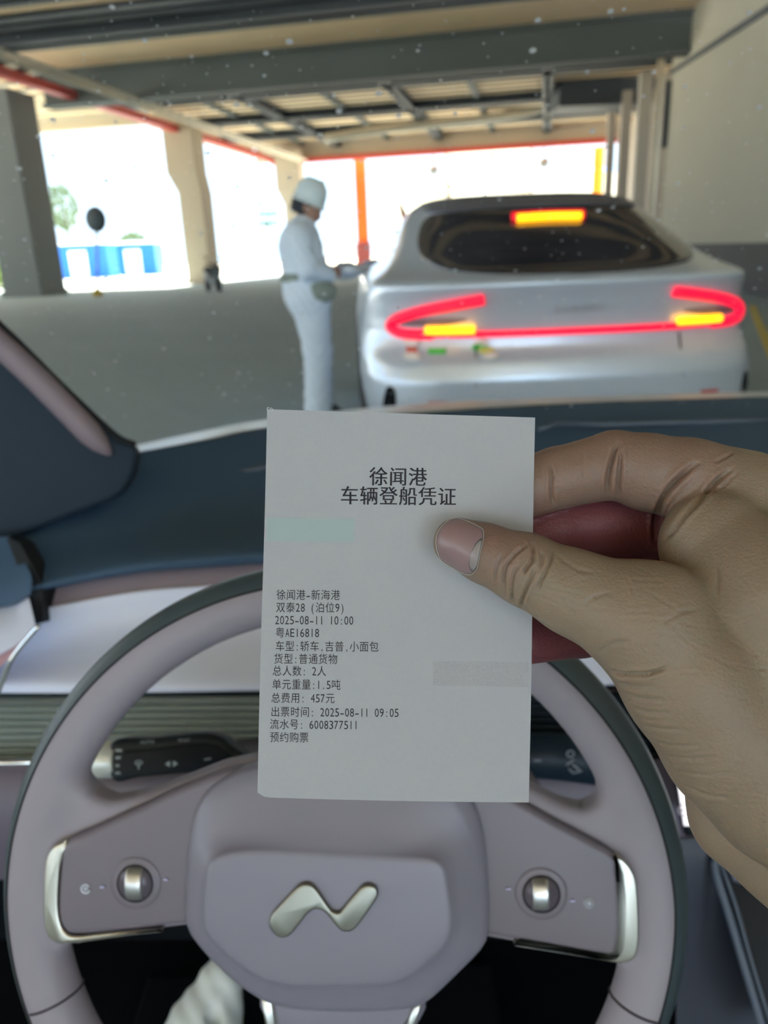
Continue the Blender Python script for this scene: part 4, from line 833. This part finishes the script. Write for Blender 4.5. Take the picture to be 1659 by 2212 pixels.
EM = [(515, 680), (530, 650), (580, 593), (640, 530), (665, 512), (690, 508), (715, 515), (740, 540), (770, 583), (800, 625), (815, 640), (835, 646), (853, 640), (870, 622), (900, 585), (935, 545), (955, 524), (978, 514), (1005, 517), (1025, 533), (1031, 560), (1020, 590), (975, 655), (930, 715), (910, 733), (885, 740), (855, 733), (828, 708), (800, 672), (775, 645), (745, 632), (715, 637), (690, 658), (655, 702), (620, 745), (600, 762), (570, 768), (540, 755), (518, 728), (510, 705)]
EM = [(350 + x / 2.212, 1680 + y / 2.212) for x, y in EM]
m = MB(); prism(m, FW, outl(EM, .0405, 4), .0360, .0405, .0012, 4); m.go('emblem', mat('dark_champagne', (.27, .26, .22), .33, 1.0, var=.04, scale=300), wheel)
m = MB(); q = FW.px(655, 2160, .0238); write(m, lambda u, v: FW.w(u, v, .0268 - (q[1] + .004 - v) * .35), 'AIRBAG', q[0], q[1] - .0015, .0047, .0065); m.go('airbag_lettering', mat('emboss_mauve', (.36, .34, .38), .5), wheel, smooth=False)
# lower spoke with two silver strips
m = MB(); prism(m, FW, outl([(575, 2150), (900, 2160), (885, 2260), (860, 2400), (620, 2400), (592, 2260)], .006), -.012, .006, .006, 4); m.go('lower_spoke', mauve_hub, wheel)
for P in ([(562, 2150), (588, 2158), (594, 2200), (612, 2330), (590, 2330), (571, 2212)], [(913, 2160), (896, 2164), (880, 2210), (858, 2330), (880, 2330), (899, 2214)]):
    m = MB(); prism(m, FW, FW.pxs(P, .009), -.004, .009, .002); m.go('silver_strip', silver, wheel)

# ---------------------------------------------------------------- the paper ticket
PD = .228
c3 = [dep(x, y, PD) for x, y in ((577, 884), (1156, 902), (1142, 1733), (556, 1722))]
FP = Frame(c3[0], c3[1] - c3[0], np.cross(c3[3] - c3[0], c3[1] - c3[0]) * (1)); 
if FP.n @ AX_F > 0: FP = Frame(c3[0], c3[1] - c3[0], -FP.n)
q4 = [np.array([(c - c3[0]) @ FP.e1, (c - c3[0]) @ FP.e2]) for c in c3]
def bend(u, v): return .0012 * sin((u + .01) * 30) * min(1, max(0, (-v) / .11)) + .0006 * sin(v * 60)
def PW(u, v, h=0.): return FP.w(u, v, h + bend(u, v))
tick = thing('paper_ticket', PW(.04, -.06), 'white thermal paper boarding ticket held up by the hand, printed in Chinese', 'paper')
G = 40; vs = []; fs = []
for j in range(G + 1):
    for i in range(G + 1):
        s, t = i / G, j / G; p = (q4[0] * (1 - s) + q4[1] * s) * (1 - t) + (q4[3] * (1 - s) + q4[2] * s) * t
        if t == 1 and s < .03: p = p + [0, .0014 * (1 - s / .03) + .0]      # nicked lower left corner
        vs.append(PW(*p))
for j in range(G):
    for i in range(G): a = j * (G + 1) + i; fs.append((a, a + 1, a + G + 2, a + G + 1))
pm = bpy.data.materials.new('thermal_paper'); pm.use_nodes = True; nt = pm.node_tree; pb = nt.nodes['Principled BSDF']; pb.inputs['Roughness'].default_value = .7; pb.inputs['Specular IOR Level'].default_value = .25
n1 = nt.nodes.new('ShaderNodeTexNoise'); n1.inputs['Scale'].default_value = 900; tc2 = nt.nodes.new('ShaderNodeTexCoord'); nt.links.new(tc2.outputs['Object'], n1.inputs['Vector'])
cr = nt.nodes.new('ShaderNodeMapRange'); cr.inputs['To Min'].default_value = .44; cr.inputs['To Max'].default_value = .50; nt.links.new(n1.outputs[0], cr.inputs[0])
cc_ = nt.nodes.new('ShaderNodeCombineColor'); 
for i, k in enumerate((.96, .97, 1.0)):
    mm_ = nt.nodes.new('ShaderNodeMath'); mm_.operation = 'MULTIPLY'; mm_.inputs[1].default_value = k; nt.links.new(cr.outputs[0], mm_.inputs[0]); nt.links.new(mm_.outputs[0], cc_.inputs[i])
nt.links.new(cc_.outputs[0], pb.inputs['Base Color'])
tl_ = nt.nodes.new('ShaderNodeBsdfTranslucent'); tl_.inputs[0].default_value = (.80, .80, .82, 1); mx_ = nt.nodes.new('ShaderNodeMixShader'); mx_.inputs[0].default_value = .28
nt.links.new(pb.outputs[0], mx_.inputs[1]); nt.links.new(tl_.outputs[0], mx_.inputs[2]); nt.links.new(mx_.outputs[0], nt.nodes['Material Output'].inputs[0])
sheet = mk('sheet', vs, fs, pm, tick)
ink = mat('black_ink', (.018, .012, .018), .7, var=.3, scale=2000)
px2 = PD / F
def place(x, y, h=.00012): 
    d = ray(x, y); t = ((FP.o - CAM) @ FP.n) / (d @ FP.n); w_ = CAM + d * t - FP.o; return PW(w_ @ FP.e1, w_ @ FP.e2, h)
def line(s, x, y, half, ht, rot=0., bold=0.):
    mb = MB(); write(mb, lambda a, b: place(x + a * cos(rot) + b * sin(rot), y + a * sin(rot) - b * cos(rot)), s, 0, 0, half, ht, bold=bold); mb.go('printed_line', ink, tick, smooth=False)
for dx_ in (0, 1.1):
    line('徐闻港', 796 + dx_, 1050, 21.1, 44, .012); line('车辆登船凭证', 733 + dx_, 1091, 21.1, 44, .012)
for s, x, y in (('徐闻港-新海港', 597, 1296), ('双泰28 (泊位9)', 596, 1323), ('2025-08-11 10:00', 594, 1350), ('粤AE16818', 595, 1377), ('车型:轿车,吉普,小面包', 595, 1406), ('货型:普通货物', 592, 1433),
                ('总人数: 2人', 589, 1459), ('单元重量:1.5吨', 588, 1488), ('总费用: 457元', 586, 1517), ('出票时间: 2025-08-11 09:05', 585, 1547), ('流水号: 6008377511', 583, 1574), ('预约购票', 583, 1602)):
    line(s, x, y, 10.65, 24.5, .004)
def patch(P, name, mm, h=.0001, n=12):
    (x0, y0), (x1, y1), (x2, y2), (x3, y3) = P; vs = []; fs = []
    for j in range(n + 1):
        for i in range(n + 1):
            s, t = i / n, j / n; vs.append(place((x0 * (1 - s) + x1 * s) * (1 - t) + (x3 * (1 - s) + x2 * s) * t, (y0 * (1 - s) + y1 * s) * (1 - t) + (y3 * (1 - s) + y2 * s) * t, h))
    for j in range(n):
        for i in range(n): a = j * (n + 1) + i; fs.append((a, a + 1, a + n + 2, a + n + 1))
    return mk(name, vs, fs, mm, tick)
patch([(575, 1118), (766, 1121), (765, 1171), (575, 1169)], 'printed_band', mat('faded_green_band', (.33, .40, .39), .7, var=.02), .00006)
patch([(935, 1427), (1140, 1430), (1140, 1482), (935, 1478)], 'printed_band', mat('faded_grey_band', (.35, .34, .35), .7, var=.25, scale=2500), .00006)
m = MB(); m.tube([place(x, y, .0002) for x, y in ((583, 884), (586, 881), (589, 884), (592, 887))], .00012, 5); m.tube([place(x, y, .0002) for x, y in ((577, 885), (578, 880), (582, 881))], .00012, 5); m.go('torn_fibres', mat('paper_fibre', (.6, .6, .6), .8), tick)

# ---------------------------------------------------------------- the hand
def g(x, y, d): return dep(x, y, d)
def rp(r, d): return r * d / F
def CN(P, a, b): return sd_cone(P, g(*a[:3]), g(*b[:3]), rp(a[3], a[2]), rp(b[3], b[2]))
def hand(P):
    sh = P.shape[:-1]
    # thumb
    th = CN(P, (990, 1172, .2195, 55), (1050, 1196, .218, 62)); th = smin(th, CN(P, (1050, 1196, .218, 62), (1135, 1230, .2155, 76)), .003)
    th = smin(th, CN(P, (1135, 1230, .2155, 76), (1240, 1280, .2125, 88)), .003); th = smin(th, CN(P, (1240, 1280, .2125, 88), (1400, 1345, .208, 130)), .004)
    # thenar, wrist
    mass = CN(P, (1400, 1345, .208, 130), (1495, 1475, .206, 142)); mass = smin(mass, CN(P, (1495, 1475, .206, 142), (1595, 1600, .206, 158)), .004)
    mass = smin(mass, CN(P, (1595, 1600, .206, 158), (1700, 1690, .206, 168)), .004); mass = smin(mass, CN(P, (1700, 1690, .206, 168), (2000, 1850, .206, 215)), .006); mass = smin(mass, CN(P, (1960, 1880, .220, 250), (2800, 2560, .235, 270)), .012)
    mass = smin(mass, CN(P, (1545, 1178, .222, 118), (1650, 1300, .213, 170)), .005); mass = smin(mass, CN(P, (1650, 1300, .213, 170), (1800, 1600, .207, 230)), .006)
    mass = smin(mass, CN(P, (1620, 1085, .230, 100), (1760, 1250, .225, 150)), .005)
    low = CN(P, (1590, 1680, .236, 100), (1610, 1760, .236, 112)); low = smin(low, CN(P, (1610, 1760, .236, 112), (1700, 1830, .234, 120)), .004); low = smin(low, CN(P, (1700, 1830, .234, 120), (1950, 2030, .23, 170)), .004)
    low = smin(low, CN(P, (1600, 1500, .250, 120), (1600, 1690, .240, 105)), .005)
    mass = smin(mass, low, .0022)
    back = CN(P, (1630, 1190, .250, 105), (1640, 1420, .262, 100)); back = smin(back, CN(P, (1640, 1420, .262, 100), (1760, 1750, .235, 170)), .008)
    back = smin(back, CN(P, (1500, 1180, .262, 85), (1520, 1400, .270, 80)), .006)
    mass = smin(mass, back, .004)
    # index finger
    ix = CN(P, (1610, 1070, .232, 98), (1490, 1038, .2345, 88)); ix = smin(ix, CN(P, (1490, 1038, .2345, 88), (1400, 1020, .236, 82)), .003)
    ix = smin(ix, CN(P, (1400, 1020, .236, 82), (1328, 1004, .237, 74)), .002)
    ix2 = CN(P, (1328, 1004, .237, 74), (1200, 1034, .2385, 66)); ix2 = smin(ix2, CN(P, (1200, 1034, .2385, 66), (1150, 1050, .2392, 63)), .002); ix2 = smin(ix2, CN(P, (1150, 1050, .2392, 63), (1010, 1120, .2385, 54)), .002)
    ix = smin(ix, ix2, .0012)
    # middle, ring, little fingers curled behind
    mf = CN(P, (1560, 1130, .252, 92), (1400, 1120, .256, 78)); mf = smin(mf, CN(P, (1400, 1120, .256, 78), (1190, 1140, .250, 68)), .002); mf = smin(mf, CN(P, (1190, 1140, .250, 68), (1050, 1210, .2395, 55)), .002)
    rf = CN(P, (1560, 1220, .266, 86), (1400, 1215, .268, 74)); rf = smin(rf, CN(P, (1400, 1215, .268, 74), (1210, 1230, .260, 66)), .002); rf = smin(rf, CN(P, (1210, 1230, .260, 66), (1110, 1300, .246, 52)), .002)
    lf = CN(P, (1560, 1330, .272, 78), (1400, 1330, .270, 66)); lf = smin(lf, CN(P, (1400, 1330, .270, 66), (1255, 1362, .256, 57)), .002); lf = smin(lf, CN(P, (1255, 1362, .256, 57), (1130, 1386, .244, 50)), .002)
    fg = smin(smin(ix, mf, .0006), smin(rf, lf, .0006), .0006)
    d = smin(mass, th, .004); d = smin(d, fg, .0016)
    return d
lo = np.minimum.reduce([g(x, y, d) for x, y, d in ((930, 900, .195), (930, 2050, .195), (930, 900, .285), (930, 2050, .285), (1990, 900, .19), (1990, 2080, .19))]) 
hi = np.maximum.reduce([g(x, y, d) for x, y, d in ((1960, 860, .285), (1960, 2050, .285), (930, 860, .285), (930, 860, .195), (1960, 860, .195), (1960, 2080, .19))])
hi = np.maximum(hi, g(2850, 2700, .24) + .03); lo = np.minimum(lo, g(2500, 2800, .24) - .02)
V, Q = surface_net(hand, lo, hi, .0010, True)
V = relax(V, Q, 3)
def catmull(V, Q):
    """one quad subdivision step, edge and face points by plain averaging"""
    E = np.vstack([Q[:, [0, 1]], Q[:, [1, 2]], Q[:, [2, 3]], Q[:, [3, 0]]]); Es = np.sort(E, 1); U_, inv = np.unique(Es, axis=0, return_inverse=True); inv = inv.ravel()
    nV, nE, nF = len(V), len(U_), len(Q); ep = V[U_].mean(1); fp = V[Q].mean(1); W = np.vstack([V, ep, fp]); e = inv.reshape(4, nF) + nV; f = np.arange(nF) + nV + nE
    Fq = np.vstack([np.stack([Q[:, 0], e[0], f, e[3]], 1), np.stack([Q[:, 1], e[1], f, e[0]], 1), np.stack([Q[:, 2], e[2], f, e[1]], 1), np.stack([Q[:, 3], e[3], f, e[2]], 1)]); return W, Fq
V, Q = catmull(V, Q); V = relax(V, Q, 2)
def grad(P, e=.0004):
    G_ = np.stack([hand(P + np.eye(3)[i] * e) - hand(P - np.eye(3)[i] * e) for i in range(3)], -1); return G_ / (np.linalg.norm(G_, axis=-1, keepdims=True) + 1e-12)
Nn = grad(V); pj = proj(V); facing = -(Nn @ AX_F); front = np.clip(facing * 2.5, 0, 1)
# creases: polyline px, depth mm, width px, depth limits
zt = lambda P: [(900 + x / 4.1475, 1060 + y / 4.1475) for x, y in P]
zh = lambda P: [(1080 + x / 2.865, 800 + y / 2.865) for x, y in P]
zb = lambda P: [(900 + x / 2.186, 900 + y / 2.186) for x, y in P]
CR = [(zt([(965, 440), (960, 500), (900, 550), (830, 630), (790, 700), (780, 820), (800, 950)]), .45, 3.2), (zt([(1035, 450), (1050, 530), (1030, 630), (980, 700), (960, 760)]), .6, 3.2), (zt([(1210, 500), (1210, 600), (1160, 720), (1110, 820), (1075, 930)]), .45, 3.2),
      (zt([(1060, 690), (1020, 800), (975, 900), (940, 1000), (945, 1060)]), .6, 3.2), (zt([(930, 650), (880, 720), (855, 820), (850, 960), (860, 1010)]), .4, 3.0), (zt([(760, 560), (720, 660), (700, 760), (705, 860)]), .25, 3.2), (zt([(1100, 540), (1130, 600), (1100, 690)]), .35, 3),
      (zh([(300, 560), (318, 650), (318, 750), (330, 850)]), .55, 3.5), (zh([(735, 430), (700, 530), (672, 650), (665, 790)]), .8, 4.5), (zh([(742, 440), (745, 560), (738, 680), (725, 790)]), .6, 4), (zh([(515, 500), (520, 600), (530, 680)]), .15, 4),
      (zh([(1240, 555), (1150, 630), (1060, 720), (1000, 810), (975, 880), (962, 960), (958, 1080)]), 1.1, 5.5), (zh([(1450, 600), (1370, 660), (1300, 730), (1220, 820), (1140, 900), (1060, 1000), (940, 1105)]), .9, 5), (zh([(1450, 500), (1380, 545), (1330, 570)]), .3, 3), (zh([(1480, 620), (1400, 700), (1340, 745)]), .3, 3),
      (zb([(870, 1190), (960, 1215), (1040, 1218), (1110, 1210), (1200, 1180)]), .7, 4), (zb([(940, 1255), (1020, 1275), (1120, 1270)]), .3, 3.5), (zb([(960, 1300), (1060, 1330), (1180, 1335)]), .3, 3.5), (zb([(1000, 1370), (1100, 1395), (1210, 1400)]), .28, 3.5),
      (zb([(1030, 1450), (1150, 1475), (1300, 1480)]), .22, 3.5), (zb([(1090, 1530), (1220, 1555), (1350, 1550)]), .22, 3.5), (zb([(1160, 1600), (1290, 1615), (1440, 1605)]), .28, 3), (zb([(1190, 1660), (1340, 1690), (1500, 1680)]), .2, 3), (zb([(860, 1110), (930, 1070), (1010, 1060)]), .25, 4),
      (zb([(1250, 1740), (1380, 1790), (1500, 1800)]), .25, 3.5), (zb([(640, 640), (760, 720), (850, 740)]), .12, 4), (zb([(780, 900), (840, 850), (920, 830)]), .15, 4), (zb([(1160, 980), (1240, 930), (1330, 910)]), .15, 4), (zb([(1400, 900), (1420, 760), (1400, 640)]), .12, 5)]
disp = np.zeros(len(V))
rs = np.random.RandomState(3)
# fine crossing skin lines over the back of the thumb and the thenar
for k in range(150):
    x, y = rs.uniform(1150, 1640), rs.uniform(1230, 1800); a = rs.normal(.35 if y < 1450 else .05, .35); L_ = rs.uniform(25, 70)
    CR.append(([(x - L_ * cos(a), y - L_ * sin(a)), (x, y + rs.uniform(-4, 4)), (x + L_ * cos(a), y + L_ * sin(a))], rs.uniform(.02, .06), 2.6))
sel = (front > .02)
for P, dm, wpx in CR:
    dm = dm * 2.1
    P = smooth_open(np.array(P, float), 5); bx = sel & (pj[:, 0] > P[:, 0].min() - 15) & (pj[:, 0] < P[:, 0].max() + 15) & (pj[:, 1] > P[:, 1].min() - 15) & (pj[:, 1] < P[:, 1].max() + 15)
    I = np.where(bx)[0]
    if not len(I): continue
    q = pj[I, :2]; best = np.full(len(I), 1e9); tt = np.zeros(len(I))
    for j in range(len(P) - 1):
        a, b = P[j], P[j + 1]; ab = b - a; t = np.clip(((q - a) @ ab) / (ab @ ab + 1e-9), 0, 1); dd = np.hypot(*(q - a - t[:, None] * ab).T); mnn = dd < best; best[mnn] = dd[mnn]; tt[mnn] = (j + t[mnn]) / (len(P) - 1)
    fade = np.clip(np.minimum(tt, 1 - tt) * 5, 0, 1)
    disp[I] -= dm * 1e-3 * np.exp(-(best / wpx) ** 2) * fade * front[I]; disp[I] += dm * .25e-3 * np.exp(-((best - wpx * 2.4) / (wpx * 1.3)) ** 2) * fade * front[I]
V2 = V + Nn * disp[:, None]
hm = mat('hand_skin', (.245, .180, .122), .48, var=.13, scale=60, bump=.28, bscale=1100, sss=.35, spec=.4)
nt = hm.node_tree; pbs = nt.nodes['Principled BSDF']; pbs.inputs['Subsurface Radius'].default_value = (1, .22, .12); pbs.inputs['Subsurface Scale'].default_value = .010
hnd = thing('hand', g(1560, 1450, .21), 'bare hand reaching in from the right, pinching the paper ticket with its thumb', 'hand')
flush_shade = lambda P: np.minimum(CN(P, (1560, 1130, .252, 92), (1190, 1140, .250, 68)), np.minimum(CN(P, (1190, 1140, .250, 68), (1050, 1210, .2395, 55)), np.minimum(CN(P, (1560, 1220, .266, 86), (1210, 1230, .260, 66)), np.minimum(CN(P, (1420, 1330, .270, 66), (1255, 1362, .256, 57)), CN(P, (1255, 1362, .256, 57), (1130, 1386, .244, 50))))))  # palm redness, with shade and light through the fingers put into the colour
fv = np.clip(1 - flush_shade(V) / .0035, 0, 1) + .45 * np.clip(1 - np.hypot(pj[:, 0] - 1060, pj[:, 1] - 1150) / 150, 0, 1)
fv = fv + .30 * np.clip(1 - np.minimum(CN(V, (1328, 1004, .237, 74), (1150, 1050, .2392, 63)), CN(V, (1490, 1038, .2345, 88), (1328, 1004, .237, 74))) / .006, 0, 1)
so_ = mk_fast('skin', V2, Q, hm, hnd); at_ = so_.data.attributes.new('flush_shade', 'FLOAT', 'POINT'); at_.data.foreach_set('value', np.clip(fv, 0, 1).astype(np.float32))
an = nt.nodes.new('ShaderNodeAttribute'); an.attribute_name = 'flush_shade'; mxf = nt.nodes.new('ShaderNodeMix'); mxf.data_type = 'RGBA'; mxf.inputs[7].default_value = (.17, .048, .055, 1)
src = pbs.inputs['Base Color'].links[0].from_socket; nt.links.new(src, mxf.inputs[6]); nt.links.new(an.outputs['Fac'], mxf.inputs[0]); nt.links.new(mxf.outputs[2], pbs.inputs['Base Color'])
# thumbnail, following the thumb surface
NL = zt([(182, 440), (195, 380), (230, 325), (285, 275), (350, 250), (420, 265), (500, 300), (560, 330), (592, 362), (592, 430), (578, 500), (560, 570), (548, 640), (530, 700), (480, 745), (400, 728), (330, 690), (270, 655), (220, 615), (192, 545), (182, 490)])
NL = smooth_closed(NL, 4); nc = NL.mean(0)
def hit(pts, off):
    D_ = np.array([ray(x, y) for x, y in pts]); D_ /= np.linalg.norm(D_, axis=1, keepdims=True); t = np.full(len(D_), .185)
    for _ in range(60): t = t + np.clip(hand(CAM + D_ * t[:, None]), -.002, .01) * .9
    return CAM + D_ * (t[:, None] - off)
rings = [hit(NL * 1.0, -.0005)] + [hit(nc + (NL - nc) * s, o_) for s, o_ in ((1.0, .00012), (.97, .00032), (.92, .00042), (.8, .0005), (.6, .0006), (.4, .00065), (.2, .0007), (.01, .0007))]
m = MB(); m.loft([list(r) for r in rings]); nailm = mat('thumb_nail', (.26, .165, .165), .32, var=.10, scale=90, sss=.3, coat=.1)
o = m.go('thumbnail', nailm, hnd)
lun = smooth_closed(zt([(590, 430), (578, 500), (560, 570), (548, 640), (530, 700), (500, 725), (470, 690), (468, 620), (490, 540), (530, 470), (565, 435)]), 3); lc = lun.mean(0)
m = MB(); m.loft([list(hit(lc + (lun - lc) * s, .00068 * (1 if s < 1 else .8))) for s in (1, .8, .5, .02)]); m.go('nail_moon', mat('nail_moon_skin', (.29, .23, .22), .3, sss=.3), o)
m = MB(); m.tube(list(hit(nc + (NL - nc) * 1.03, .0002)), .00014, 6, closed=True); m.go('cuticle', mat('cuticle_skin', (.40, .33, .29), .5, sss=.3), o)
